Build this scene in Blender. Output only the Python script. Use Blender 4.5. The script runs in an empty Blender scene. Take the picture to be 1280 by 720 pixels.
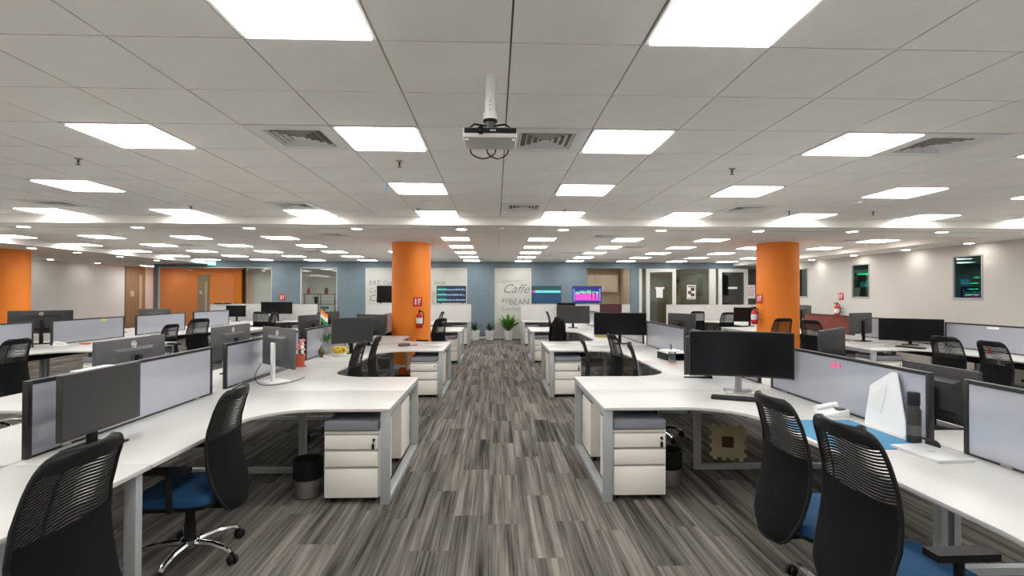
import bpy, bmesh, math, random
from mathutils import Vector, Matrix
random.seed(7)
PI = math.pi
SC = bpy.context.scene
COL = SC.collection

# ---------------------------------------------------------------- camera, world, exposure
CAM_H = 1.65
cam_d = bpy.data.cameras.new('camera')
cam_d.sensor_width = 36.0
cam_d.lens = 645.97 / 1280 * 36.0
cam_d.clip_start = 0.05
cam = bpy.data.objects.new('camera', cam_d)
COL.objects.link(cam)
yaw, pitch, roll = .0319, .0103, .0021
fwd = Vector((math.sin(yaw) * math.cos(pitch), math.cos(yaw) * math.cos(pitch), math.sin(pitch)))
rgt = Vector((math.cos(yaw), -math.sin(yaw), 0))
upv = rgt.cross(fwd)
r2 = rgt * math.cos(roll) + upv * math.sin(roll)
u2 = upv * math.cos(roll) - rgt * math.sin(roll)
mw = Matrix((r2, u2, -fwd)).transposed().to_4x4()
mw.translation = (0, 0, CAM_H)
cam.matrix_world = mw
SC.camera = cam
world = bpy.data.worlds.new('world')
SC.world = world
world.use_nodes = True
world.node_tree.nodes['Background'].inputs[0].default_value = (.9, .93, 1, 1)
world.node_tree.nodes['Background'].inputs[1].default_value = .05
vs = SC.view_settings
vs.view_transform = 'Standard'
vs.look = 'None'
vs.exposure = 1.18
vs.gamma = 1.0
vs.use_curve_mapping = False
SC.cycles.use_denoising = True
SC.cycles.max_bounces = 10
SC.cycles.diffuse_bounces = 6
PANEL_L = 7.0          # radiance of the LED ceiling panels
DOWN_L = 22.0          # radiance of the small downlights

# ---------------------------------------------------------------- materials
def new_mat(name):
    m = bpy.data.materials.new(name)
    m.use_nodes = True
    return m, m.node_tree.nodes, m.node_tree.links, m.node_tree.nodes['Principled BSDF']

def mat(name, col, rough=.5, metal=0.0, var=.06, scale=8.0, bump=0.0, bscale=200.0, spec=.5, coat=0.0):
    m, N, L, b = new_mat(name)
    b.inputs['Roughness'].default_value = rough
    b.inputs['Metallic'].default_value = metal
    b.inputs['Specular IOR Level'].default_value = spec
    if coat:
        b.inputs['Coat Weight'].default_value = coat
        b.inputs['Coat Roughness'].default_value = .05
    tc = N.new('ShaderNodeTexCoord')
    nz = N.new('ShaderNodeTexNoise')
    nz.inputs['Scale'].default_value = scale
    nz.inputs['Detail'].default_value = 3
    L.new(tc.outputs['Object'], nz.inputs['Vector'])
    cr = N.new('ShaderNodeValToRGB')
    a = [max(0, c * (1 - var)) for c in col]
    z = [min(1, c * (1 + var)) for c in col]
    cr.color_ramp.elements[0].position = .3
    cr.color_ramp.elements[1].position = .7
    cr.color_ramp.elements[0].color = (*a, 1)
    cr.color_ramp.elements[1].color = (*z, 1)
    L.new(nz.outputs['Fac'], cr.inputs['Fac'])
    L.new(cr.outputs['Color'], b.inputs['Base Color'])
    if bump:
        n2 = N.new('ShaderNodeTexNoise')
        n2.inputs['Scale'].default_value = bscale
        L.new(tc.outputs['Object'], n2.inputs['Vector'])
        bp = N.new('ShaderNodeBump')
        bp.inputs['Strength'].default_value = bump
        bp.inputs['Distance'].default_value = .004
        L.new(n2.outputs['Fac'], bp.inputs['Height'])
        L.new(bp.outputs['Normal'], b.inputs['Normal'])
    return m

def emit(name, col, strength):
    m, N, L, b = new_mat(name)
    b.inputs['Base Color'].default_value = (*[min(1, c) * .15 for c in col], 1)
    b.inputs['Emission Color'].default_value = (*col, 1)
    b.inputs['Emission Strength'].default_value = strength
    return m

def glass(name, tint, gloss=.08, rough=.02):
    m, N, L, b = new_mat(name)
    N.remove(b)
    t = N.new('ShaderNodeBsdfTransparent'); t.inputs[0].default_value = (*tint, 1)
    g = N.new('ShaderNodeBsdfGlossy'); g.inputs['Roughness'].default_value = rough
    fr = N.new('ShaderNodeFresnel'); fr.inputs['IOR'].default_value = 1.45
    ad = N.new('ShaderNodeMath'); ad.operation = 'MULTIPLY_ADD'
    ad.inputs[1].default_value = .8; ad.inputs[2].default_value = gloss * .5
    mx = N.new('ShaderNodeMixShader')
    L.new(fr.outputs[0], ad.inputs[0]); L.new(ad.outputs[0], mx.inputs[0])
    L.new(t.outputs[0], mx.inputs[1]); L.new(g.outputs[0], mx.inputs[2])
    L.new(mx.outputs[0], N['Material Output'].inputs[0])
    return m

def carpet_mat():
    m, N, L, b = new_mat('striped_carpet')
    geo = N.new('ShaderNodeNewGeometry')
    oi = N.new('ShaderNodeObjectInfo')
    at = N.new('ShaderNodeAttribute'); at.attribute_name = 'rnd'
    rn = N.new('ShaderNodeMath'); rn.operation = 'ADD'
    L.new(oi.outputs['Random'], rn.inputs[0]); L.new(at.outputs['Fac'], rn.inputs[1])
    sc = N.new('ShaderNodeMath'); sc.operation = 'MULTIPLY'; sc.inputs[1].default_value = 173.0
    L.new(rn.outputs[0], sc.inputs[0])
    cx = N.new('ShaderNodeCombineXYZ')
    for i in range(3):
        L.new(sc.outputs[0], cx.inputs[i])
    def streak(sx, sy, det, off):
        mp = N.new('ShaderNodeMapping'); mp.inputs['Scale'].default_value = (sx, sy, 1)
        mp.inputs['Location'].default_value = (off, off * 2, 0)
        L.new(geo.outputs['Position'], mp.inputs['Vector'])
        ad = N.new('ShaderNodeVectorMath'); ad.operation = 'ADD'
        L.new(mp.outputs[0], ad.inputs[0]); L.new(cx.outputs[0], ad.inputs[1])
        n = N.new('ShaderNodeTexNoise'); n.inputs['Scale'].default_value = 1.0
        n.inputs['Detail'].default_value = det; n.inputs['Roughness'].default_value = .6
        L.new(ad.outputs[0], n.inputs['Vector'])
        return n
    n1 = streak(15, .55, 4, 0)
    n2 = streak(62, .9, 3, 31)
    n3 = streak(260, 40, 1, 77)
    a1 = N.new('ShaderNodeMath'); a1.operation = 'MULTIPLY'; a1.inputs[1].default_value = .60
    L.new(n1.outputs['Fac'], a1.inputs[0])
    a2 = N.new('ShaderNodeMath'); a2.operation = 'MULTIPLY_ADD'; a2.inputs[1].default_value = .34
    L.new(n2.outputs['Fac'], a2.inputs[0]); L.new(a1.outputs[0], a2.inputs[2])
    a3 = N.new('ShaderNodeMath'); a3.operation = 'MULTIPLY_ADD'; a3.inputs[1].default_value = .06
    L.new(n3.outputs['Fac'], a3.inputs[0]); L.new(a2.outputs[0], a3.inputs[2])
    # a whole plank may be a little lighter or darker than its neighbour
    fr = N.new('ShaderNodeMath'); fr.operation = 'FRACT'
    mm = N.new('ShaderNodeMath'); mm.operation = 'MULTIPLY'; mm.inputs[1].default_value = 41.7
    L.new(rn.outputs[0], mm.inputs[0]); L.new(mm.outputs[0], fr.inputs[0])
    a4 = N.new('ShaderNodeMath'); a4.operation = 'MULTIPLY_ADD'; a4.inputs[1].default_value = .07
    L.new(fr.outputs[0], a4.inputs[0]); L.new(a3.outputs[0], a4.inputs[2])
    cr = N.new('ShaderNodeValToRGB')
    e = cr.color_ramp.elements
    e[0].position = .37; e[0].color = (.015, .0142, .013, 1)
    e[1].position = .70; e[1].color = (.28, .257, .23, 1)
    k = e.new(.45); k.color = (.060, .056, .051, 1)
    k = e.new(.55); k.color = (.132, .122, .110, 1)
    L.new(a4.outputs[0], cr.inputs['Fac'])
    L.new(cr.outputs['Color'], b.inputs['Base Color'])
    b.inputs['Roughness'].default_value = .95
    b.inputs['Specular IOR Level'].default_value = .15
    bp = N.new('ShaderNodeBump'); bp.inputs['Strength'].default_value = .25; bp.inputs['Distance'].default_value = .002
    L.new(n3.outputs['Fac'], bp.inputs['Height']); L.new(bp.outputs[0], b.inputs['Normal'])
    return m

def wood_mat(name, c1, c2):
    m, N, L, b = new_mat(name)
    tc = N.new('ShaderNodeTexCoord')
    mp = N.new('ShaderNodeMapping'); mp.inputs['Scale'].default_value = (14, 14, .9)
    L.new(tc.outputs['Object'], mp.inputs[0])
    n = N.new('ShaderNodeTexNoise'); n.inputs['Scale'].default_value = 3; n.inputs['Detail'].default_value = 6
    L.new(mp.outputs[0], n.inputs['Vector'])
    cr = N.new('ShaderNodeValToRGB')
    cr.color_ramp.elements[0].color = (*c1, 1); cr.color_ramp.elements[1].color = (*c2, 1)
    cr.color_ramp.elements[0].position = .3; cr.color_ramp.elements[1].position = .7
    L.new(n.outputs['Fac'], cr.inputs['Fac']); L.new(cr.outputs[0], b.inputs['Base Color'])
    b.inputs['Roughness'].default_value = .45
    return m

M = {}
M['carpet'] = carpet_mat()
M['grid'] = mat('ceiling_grid', (.17, .16, .145), .7)
M['tile'] = mat('ceiling_tile', (.95, .93, .895), .9, var=.025, scale=3, bump=.15, bscale=350)
M['plaster'] = mat('ceiling_plaster', (.90, .88, .83), .85, var=.015, scale=2)
M['wall_white'] = mat('wall_white', (.66, .64, .605), .7, var=.02, scale=1.5)
M['wall_grey'] = mat('wall_pale_grey', (.88, .89, .885), .7, var=.02, scale=1.5)
M['blue'] = mat('wall_slate_blue', (.165, .225, .27), .7, var=.05, scale=5, bump=.1, bscale=60)
M['orange'] = mat('orange_paint', (.98, .265, .022), .55, var=.03, scale=3)
M['beige'] = mat('beige_laminate', (.62, .53, .41), .5, var=.03)
M['beige2'] = mat('beige_wall', (.50, .42, .31), .6, var=.03)
M['frost'] = mat('frosted_glass', (.58, .58, .54), .35, var=.05, scale=2.5)
M['script'] = mat('grey_lettering', (.22, .22, .215), .6)
M['desk'] = mat('desk_laminate', (.545, .542, .53), .38, var=.012, scale=4)
M['silver'] = mat('silver_paint', (.43, .46, .48), .4, metal=.25, var=.03)
M['white_steel'] = mat('white_steel', (.84, .80, .74), .4, var=.015)
M['shadow_gap'] = mat('drawer_pull_grey', (.36, .35, .33), .5)  # plain grey for finger pulls, slots and some lettering
M['cushion'] = mat('grey_cushion', (.23, .24, .28), .9, var=.06, bump=.3, bscale=500)
M['black'] = mat('black_plastic', (.008, .008, .009), .55, var=.1, spec=.25)
M['black_fabric'] = mat('black_fabric', (.006, .006, .007), .85, var=.15, bump=.3, bscale=600, spec=.12)
M['bezel'] = mat('monitor_shell', (.022, .022, .024), .45, var=.08)
M['shell_grey'] = mat('monitor_shell_grey', (.075, .077, .082), .42, var=.05)
M['screen'] = mat('dark_screen', (.004, .004, .005), .22, var=.02, spec=.28)
M['screen_matte'] = mat('matte_screen', (.030, .030, .030), .38, var=.12, scale=40)
M['maroon_screen'] = mat('maroon_screen', (.07, .02, .022), .3)
M['seat_blue'] = mat('blue_seat_fabric', (.005, .058, .15), .85, var=.1, bump=.3, bscale=500)
M['chrome'] = mat('chrome', (.75, .76, .78), .14, metal=1.0, var=.02)
M['steel'] = mat('brushed_steel', (.42, .41, .40), .32, metal=.9, var=.05)
M['panel'] = mat('pale_glass_board', (.42, .445, .51), .12, var=.02, scale=2, spec=.6, coat=.4)
M['frame_black'] = mat('screen_frame_black', (.016, .016, .017), .35, var=.05)
M['maroon'] = mat('maroon_fabric', (.23, .065, .055), .9, var=.12, bump=.3, bscale=300)
M['mauve'] = mat('mauve_fabric', (.30, .17, .18), .9, var=.1, bump=.3, bscale=300)
M['olive'] = mat('olive_fabric', (.05, .055, .035), .9, var=.1)
M['wood'] = wood_mat('light_walnut', (.26, .18, .105), (.38, .27, .165))
M['glass'] = glass('clear_glass', (.86, .90, .88), .10)
M['glass_dim'] = glass('grey_glass', (.62, .66, .63), .12)
M['glass_green'] = glass('green_glass', (.22, .55, .45), .10)
M['alu'] = mat('white_aluminium', (.72, .71, .68), .4, var=.02)
M['silver_grey'] = mat('projector_grey', (.60, .58, .56), .45, var=.02)
M['white'] = mat('white_plastic', (.82, .82, .81), .4, var=.02)
M['paper'] = mat('paper_white', (.84, .85, .86), .7, var=.02)
M['laptop'] = mat('silver_laptop', (.70, .71, .72), .3, metal=.3, var=.02)
M['mat_blue'] = mat('blue_desk_mat', (.055, .23, .40), .7, var=.04)
M['red'] = mat('red_paint', (.62, .025, .02), .35, var=.04)
M['terracotta'] = mat('terracotta', (.45, .085, .03), .6, var=.1)
M['leaf'] = mat('leaf_green', (.10, .25, .035), .5, var=.3, scale=20)
M['leaf_dark'] = mat('leaf_dark', (.015, .045, .015), .5, var=.3, scale=20)
M['leaf_mid'] = mat('leaf_mid', (.04, .10, .03), .5, var=.3, scale=20)
M['petal_pink'] = mat('petal_pink', (.75, .15, .18), .6, var=.2, scale=30)
M['petal_white'] = mat('petal_white', (.85, .72, .70), .6, var=.1, scale=30)
M['petal_yellow'] = mat('petal_yellow', (.72, .50, .03), .6, var=.2, scale=30)
M['bronze'] = mat('bronze_brown', (.11, .08, .045), .5, var=.3, scale=40)
M['saffron'] = mat('saffron_cloth', (.85, .25, .05), .8)
M['cloth_white'] = mat('white_cloth', (.82, .80, .75), .8)
M['cloth_green'] = mat('green_cloth', (.02, .28, .10), .8)
M['foam'] = mat('cream_foam', (.58, .50, .30), .8, var=.06)
M['brown'] = mat('brown_foam', (.12, .055, .03), .8)
M['note'] = mat('pink_note', (.85, .22, .38), .7)
M['yellow_note'] = mat('yellow_note', (.70, .62, .18), .7)
M['orange_cloth'] = mat('orange_cloth', (.75, .16, .02), .8)
M['cable'] = mat('black_cable', (.02, .02, .02), .5)
M['card'] = mat('cardboard', (.50, .38, .17), .8, var=.1)
M['office_grey'] = mat('office_wall_grey', (.50, .51, .47), .7, var=.06)
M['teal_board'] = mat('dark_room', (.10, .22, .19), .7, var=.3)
M['earth'] = mat('soil', (.03, .02, .012), .9)
M['grey_cloth'] = mat('taupe_cloth', (.26, .22, .19), .9, var=.15)
M['lamp'] = emit('led_diffuser', (1.0, .975, .935), PANEL_L)
M['down'] = emit('downlight_disc', (1.0, .95, .87), DOWN_L)
M['g_led'] = emit('green_led', (.05, 1.0, .45), 6.0)
M['b_led'] = emit('blue_display', (.15, .4, .8), 1.2)
M['tv_navy'] = emit('tv_navy', (.006, .010, .026), 1)
M['tv_deep'] = emit('tv_deep_blue', (.006, .05, .12), .5)
M['tv_green'] = emit('tv_green', (.01, .05, .05), .6)
M['tv_cyan'] = emit('tv_cyan', (.14, .70, .62), .5)
M['tv_white'] = emit('tv_pale', (.45, .65, .70), .5)
M['tv_pink'] = emit('tv_magenta', (.78, .07, .55), .5)
M['tv_lime'] = emit('tv_lime', (.10, .62, .16), .5)
M['tv_blue'] = emit('tv_blue', (.01, .02, .20), .5)
M['tv_lilac'] = emit('tv_lilac', (.25, .35, .85), .5)
M['exit'] = emit('exit_green', (.35, .9, .55), .9)

# ---------------------------------------------------------------- mesh builder
class MB:
    def __init__(s):
        s.v = []; s.f = []; s.m = []
    def add(s, vs_, fs_, mi=0, T=None):
        o = len(s.v)
        s.v += [tuple(T @ Vector(p)) if T is not None else tuple(p) for p in vs_]
        s.f += [tuple(i + o for i in f) for f in fs_]
        s.m += [mi] * len(fs_)
        return s
    def box(s, x0, x1, y0, y1, z0, z1, mi=0, T=None):
        vs_ = [(x, y, z) for z in (z0, z1) for y in (y0, y1) for x in (x0, x1)]
        fs_ = [(0, 2, 3, 1), (4, 5, 7, 6), (0, 1, 5, 4), (2, 6, 7, 3), (0, 4, 6, 2), (1, 3, 7, 5)]
        return s.add(vs_, fs_, mi, T)
    def prism(s, poly, z0, z1, mi=0, T=None):
        n = len(poly)
        vs_ = [(x, y, z0) for x, y in poly] + [(x, y, z1) for x, y in poly]
        fs_ = [tuple(range(n - 1, -1, -1)), tuple(range(n, 2 * n))]
        fs_ += [(i, (i + 1) % n, n + (i + 1) % n, n + i) for i in range(n)]
        return s.add(vs_, fs_, mi, T)
    def tube(s, pts, r, n=8, mi=0, T=None):
        P = [Vector(p) for p in pts]
        rs = r if isinstance(r, (list, tuple)) else [r] * len(P)
        vs_ = []; fs_ = []
        up = None
        for i, p in enumerate(P):
            d = (P[min(i + 1, len(P) - 1)] - P[max(i - 1, 0)]).normalized()
            if up is None:
                up = Vector((0, 0, 1)) if abs(d.z) < .9 else Vector((1, 0, 0))
            a = d.cross(up).normalized(); up = a.cross(d).normalized()
            for k in range(n):
                t = 2 * PI * k / n
                vs_.append(p + (a * math.cos(t) + up * math.sin(t)) * rs[i])
        for i in range(len(P) - 1):
            for k in range(n):
                fs_.append((i * n + k, i * n + (k + 1) % n, (i + 1) * n + (k + 1) % n, (i + 1) * n + k))
        fs_.append(tuple(range(n - 1, -1, -1))); fs_.append(tuple(range((len(P) - 1) * n, len(P) * n)))
        return s.add(vs_, fs_, mi, T)
    def lathe(s, prof, n=16, c=(0, 0, 0), mi=0, T=None, sx=1, sy=1):
        vs_ = []; fs_ = []
        for r, z in prof:
            for k in range(n):
                t = 2 * PI * k / n
                vs_.append((c[0] + r * math.cos(t) * sx, c[1] + r * math.sin(t) * sy, c[2] + z))
        for i in range(len(prof) - 1):
            for k in range(n):
                fs_.append((i * n + k, i * n + (k + 1) % n, (i + 1) * n + (k + 1) % n, (i + 1) * n + k))
        fs_.append(tuple(range(n - 1, -1, -1))); fs_.append(tuple(range((len(prof) - 1) * n, len(prof) * n)))
        return s.add(vs_, fs_, mi, T)
    def shell(s, grid, off, mi=0, T=None):
        """grid: rows of points; off: thickness vector; a closed slab."""
        R, C = len(grid), len(grid[0])
        off = Vector(off)
        vs_ = [Vector(p) for row in grid for p in row] + [Vector(p) + off for row in grid for p in row]
        k = R * C; fs_ = []
        for i in range(R - 1):
            for j in range(C - 1):
                a = i * C + j
                fs_.append((a, a + 1, a + C + 1, a + C)); fs_.append((k + a, k + a + C, k + a + C + 1, k + a + 1))
        rim = [j for j in range(C)] + [i * C + C - 1 for i in range(1, R)] + [(R - 1) * C + j for j in range(C - 2, -1, -1)] + [i * C for i in range(R - 2, 0, -1)]
        for a, b in zip(rim, rim[1:] + rim[:1]):
            fs_.append((a, k + a, k + b, b))
        return s.add(vs_, fs_, mi, T)
    def quad(s, a, b, c, d, mi=0):
        return s.add([a, b, c, d], [(0, 1, 2, 3)], mi)
    def mesh(s, name, mats, smooth=False, bevel=0.0, seg=2):
        me = bpy.data.meshes.new(name)
        me.from_pydata(s.v, [], s.f)
        for m in (mats if isinstance(mats, (list, tuple)) else [mats]):
            me.materials.append(M[m] if isinstance(m, str) else m)
        me.polygons.foreach_set('material_index', s.m)
        bm = bmesh.new(); bm.from_mesh(me)
        if bevel:
            es = [e for e in bm.edges if len(e.link_faces) == 2 and e.calc_face_angle(0) > .5]
            bmesh.ops.bevel(bm, geom=es, offset=bevel, segments=seg, affect='EDGES', profile=.5, clamp_overlap=True)
        bmesh.ops.recalc_face_normals(bm, faces=bm.faces)
        bm.to_mesh(me); bm.free()
        if smooth or bevel:
            me.polygons.foreach_set('use_smooth', [True] * len(me.polygons))
            me.set_sharp_from_angle(angle=math.radians(40 if not bevel else 30))
        me.update()
        return me
    def build(s, name, mats, parent=None, loc=None, rz=0.0, **kw):
        return link(name, s.mesh(name, mats, **kw), parent, loc, rz)

def link(name, data, parent=None, loc=None, rz=0.0):
    o = bpy.data.objects.new(name, data)
    COL.objects.link(o)
    if parent: o.parent = parent
    if loc: o.location = loc
    if rz: o.rotation_euler = (0, 0, rz)
    return o

def tag(o, label, cat, group=None):
    o['label'] = label; o['category'] = cat
    if group: o['group'] = group
    return o

def thing(name, label, cat, loc=(0, 0, 0), rz=0.0, group=None):
    return tag(link(name, None, None, loc, rz), label, cat, group)

def struct(o):
    o['kind'] = 'structure'
    return o

def copy_tree(o, parent=None):
    c = o.copy(); COL.objects.link(c)
    if parent: c.parent = parent
    for ch in list(o.children):
        copy_tree(ch, c)
    return c

def smooth_pts(pts, n=6):
    P = [Vector(p) for p in pts]; out = []
    for i in range(len(P) - 1):
        a, b, c, d = P[max(i - 1, 0)], P[i], P[i + 1], P[min(i + 2, len(P) - 1)]
        for k in range(n):
            t = k / n
            out.append(.5 * ((2 * b) + (c - a) * t + (2 * a - 5 * b + 4 * c - d) * t * t + (3 * b - a - 3 * c + d) * t ** 3))
    return out + [P[-1]]

CACHE = {}
def cached(key, fn):
    if key not in CACHE: CACHE[key] = fn()
    return CACHE[key]

def text_mesh(body, size, mat_name, depth=.002, shear=0.0):
    cu = bpy.data.curves.new('lettering', 'FONT')
    cu.body = body; cu.size = size; cu.extrude = depth; cu.shear = shear
    cu.align_x = 'CENTER'; cu.align_y = 'CENTER'; cu.resolution_u = 3
    ob = bpy.data.objects.new('lettering_tmp', cu)
    COL.objects.link(ob)
    bpy.context.view_layer.update()
    me = bpy.data.meshes.new_from_object(ob.evaluated_get(bpy.context.evaluated_depsgraph_get()))
    bpy.data.objects.remove(ob); bpy.data.curves.remove(cu)
    me.materials.clear(); me.materials.append(M[mat_name])
    return me

def wall_text(body, size, mat_name, parent, loc, shear=0.0, name='lettering', rx=PI / 2, rz=0.0):
    o = link(name, text_mesh(body, size, mat_name, shear=shear), parent, loc)
    o.rotation_euler = (rx, 0, rz)
    return o

# ---------------------------------------------------------------- the room
CEIL = 2.789; SOF = 2.67
X0, X1 = -14.3, 9.7          # side walls
Y0, YB = -3.2, 18.75         # wall behind the viewer, blue back wall
BE0, BE1 = 7.74, 8.95        # dropped beam across the room
EB = YB                      # the far tiled field reaches the blue wall
GX, GY = .0676, 2.338        # ceiling grid origin, 0.6 m tiles

# floor with carpet planks
fl = struct(MB().box(X0 - .2, X1 + 3.4, Y0 - .2, 24, -.20, -.007).build('floor', 'carpet'))
PW, PL = .25, 1.0
cells = []
nx = int((X1 - X0) / PW) + 1
for i in range(nx):
    xa = X0 + i * PW
    off = (i * .37 + .11 * (i % 3)) % 1.0
    j = 0
    ya = Y0 - off
    while ya < YB:
        cells.append((xa, ya)); ya += PL
def plank_score(c):
    x, y = c[0] + PW / 2, c[1] + PL / 2
    if y < 1.2: return -1
    px = 619 + 646 * x / y; py = 367 + 646 * CAM_H / y
    if px < -150 or px > 1430 or py > 1000: return -1
    w = 1.0 if -.95 < x < 1.0 else .22
    return w / y ** 3
cells.sort(key=plank_score, reverse=True)
pm = MB().box(.0006, PW - .0006, .0006, PL - .0006, -.007, 0).mesh('carpet_plank', 'carpet')
for k, (xa, ya) in enumerate(cells[:300]):
    link('carpet_plank', pm, fl, (xa, ya, 0))
mb = MB(); rnd = []
for xa, ya in cells[300:]:
    y1 = min(ya + PL, YB)
    mb.box(xa + .0006, min(xa + PW, X1) - .0006, max(ya, Y0) + .0006, y1 - .0006, -.007, 0)
    rnd += [random.random() * 7] * 6
rest = mb.build('carpet_field', 'carpet', fl)
rest['kind'] = 'stuff'
# from_pydata order is kept, one value for each face of a plank
at = rest.data.attributes.new('rnd', 'FLOAT', 'FACE')
at.data.foreach_set('value', rnd)

# ceiling backing with tiles, lights and vents in its grid
LX = [-13.43, -11.63, -9.83, -8.03, -6.23, -4.43, -2.63, -.83, .97, 2.77, 4.57, 6.37, 8.17]
def col_of(x): return round((x - GX) / .6 - .5)
def row_of(y): return round((y - GY) / .6 - .5)
near_lights = []
for y in (-1.56, .24, 2.04, 3.84, 5.64, 7.44):
    for x in LX:
        if y == 5.64 and abs(x + 2.63) < .1: continue
        near_lights.append((x, y))
FGY = 10.8 - .3 - 3 * .6      # grid origin of the far field
far_lights = []
for y in (10.8, 12.6, 14.4, 16.2, 18.0):
    for x in LX[2:]:
        if abs(x + 2.63) < .1 and y < 13: continue
        if abs(x - 6.37) < .1 and y < 11: continue      # the column stands there
        far_lights.append((x, y))
near_vents = [(-1.43, 3.84), (.37, 3.84), (3.37, 3.84), (.37, 6.84), (-2.63, 6.84), (3.37, 6.84), (-5.63, 6.84)]
far_vents = [(-3.23, 10.2), (2.17, 10.2), (7.57, 10.8), (3.37, 12.6), (-5.03, 14.4), (2.17, 14.4), (-7.43, 12.6)]
ce = struct(MB().box(X0, X1, Y0, BE0, CEIL + .012, CEIL + .2).build('ceiling', 'grid'))
occ = {(col_of(x), row_of(y)) for x, y in near_lights + near_vents}
tiles = []
for c in range(-24, 17):
    for r in range(-10, 9):
        if (c, r) in occ: continue
        xa, ya = GX + .6 * c, GY + .6 * r
        if xa < X0 or xa + .6 > X1 + .5 or ya < Y0: continue
        tiles.append((xa, ya))
def tile_score(c):
    x, y = c[0] + .3, c[1] + .3
    if y < .9: return -1
    px = 619 + 646 * x / y; py = 367 - 646 * 1.139 / y
    if px < -120 or px > 1400 or py < -160: return -1
    return 1 / y ** 3
tiles.sort(key=tile_score, reverse=True)
tm = MB().box(.0045, .5955, .0045, .5955, 0, .012).mesh('ceiling_tile', 'tile')
for xa, ya in tiles[:300]:
    link('ceiling_tile', tm, ce, (xa, ya, CEIL))
mb = MB()
for xa, ya in tiles[300:]:
    mb.box(xa + .003, min(xa + .597, X1), ya + .003, ya + .597, CEIL, CEIL + .012)
mb.build('ceiling_tile_field', 'tile', ce)['kind'] = 'stuff'

trim = struct(MB().box(X0, X1, BE0, BE1, SOF, CEIL + .2).build('trim_1', 'plaster'))
cf = struct(MB().box(X0, X1, BE1, EB, CEIL + .012, CEIL + .2).build('ceiling_far', 'grid'))
SL, SR = -10.15, 8.75        # side soffits of the far field
occ = {(round((x - GX) / .6 - .5), round((y - FGY) / .6 - .5)) for x, y in far_lights + far_vents}
mb = MB()
for c in range(-18, 16):
    for r in range(-1, 17):
        if (c, r) in occ: continue
        xa, ya = GX + .6 * c, FGY + .6 * r
        if xa + .6 < SL or xa > SR: continue
        y0_, y1_ = max(ya + .002, BE1), min(ya + .598, EB)
        if y1_ - y0_ < .02: continue
        mb.box(max(xa + .002, SL), min(xa + .598, SR), y0_, y1_, CEIL, CEIL + .012)
mb.build('ceiling_tile_field', 'tile', cf)['kind'] = 'stuff'
struct(MB().box(X0, SL, BE1, EB, SOF, CEIL + .2).build('trim_2', 'plaster'))
struct(MB().box(SR, X1, BE1, EB, SOF, CEIL + .2).build('trim_3', 'plaster'))

# LED panels
dif = MB().box(-.272, .272, -.272, .272, -.012, .004).mesh('diffuser', 'lamp')  # dropped below its frame so the rim spills light onto the tiles
frm = MB()
for a in (-1, 1):
    frm.box(a * .296 if a < 0 else .272, -.272 if a < 0 else .296, -.296, .296, -.006, .010)
    frm.box(-.272, .272, a * .296 if a < 0 else .272, -.272 if a < 0 else .296, -.006, .010)
frm = frm.mesh('frame', 'white')
def led(x, y, label, group):
    t = thing('ceiling_light', label, 'light', (x, y, CEIL), 0, group)
    link('frame', frm, t); link('diffuser', dif, t)
for x, y in near_lights:
    if y < 1.5 and abs(x) > 6.5: continue
    led(x, y, 'square white LED panel in the tiled ceiling on the projector side of the beam', 'LED panels around the projector')
for x, y in far_lights:
    led(x, y, 'square white LED panel in the tiled ceiling between beam and blue wall', 'LED panels beyond the beam')

# supply vents: frame plus nested square louvres
def make_vent(x, y, label, group):
    t = thing('ceiling_vent', label, 'vent', (x, y, CEIL), 0, group)
    def ring(a, b, z0, z1):
        m = MB()
        for p in ((-a, a, -a, -b), (-a, a, b, a), (-a, -b, -b, b), (b, a, -b, b)):
            m.box(*p, z0, z1)
        return m
    link('frame', cached('vf', lambda: ring(.296, .20, -.004, .010).mesh('frame', 'white')), t)
    link('backing', cached('vb', lambda: MB().box(-.2, .2, -.2, .2, .034, .04).mesh('backing', 'black')), t)
    for k in range(4):
        a = .195 - k * .045
        def f(a=a):
            m = MB()
            b = a - .028
            for q in range(4):
                T = Matrix.Rotation(q * PI / 2, 4, 'Z')
                m.add([(-a, -a, -.004), (a, -a, -.004), (b, -b, .030), (-b, -b, .030),
                       (-a, -a, -.001), (a, -a, -.001), (b, -b, .033), (-b, -b, .033)],
                      [(0, 1, 2, 3), (7, 6, 5, 4), (0, 4, 5, 1), (3, 2, 6, 7)], 0, T)
            return m.mesh('louvre', 'white')
        link('louvre', cached('vl%d' % k, f), t)
    link('centre_plate', cached('vc', lambda: MB().box(-.03, .03, -.03, .03, -.004, .0).mesh('centre_plate', 'white')), t)
vl = ['square four-way air vent level with the projector beside an LED panel'] * 3
for i, (x, y) in enumerate(near_vents):
    if abs(x - .37) < .01 and y < 5:
        make_vent(x, y, 'square four-way air vent in the tile right behind the projector', None)
    elif y < 5:
        make_vent(x, y, 'square four-way air vent sharing a tile row with the projector, beside an LED panel', 'air vents in the projector row')
    else:
        make_vent(x, y, 'square four-way air vent one tile before the dropped beam', 'air vents before the beam')
for x, y in far_vents:
    make_vent(x, y, 'square air vent in the far tiled ceiling beyond the beam', 'air vents beyond the beam')

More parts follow.
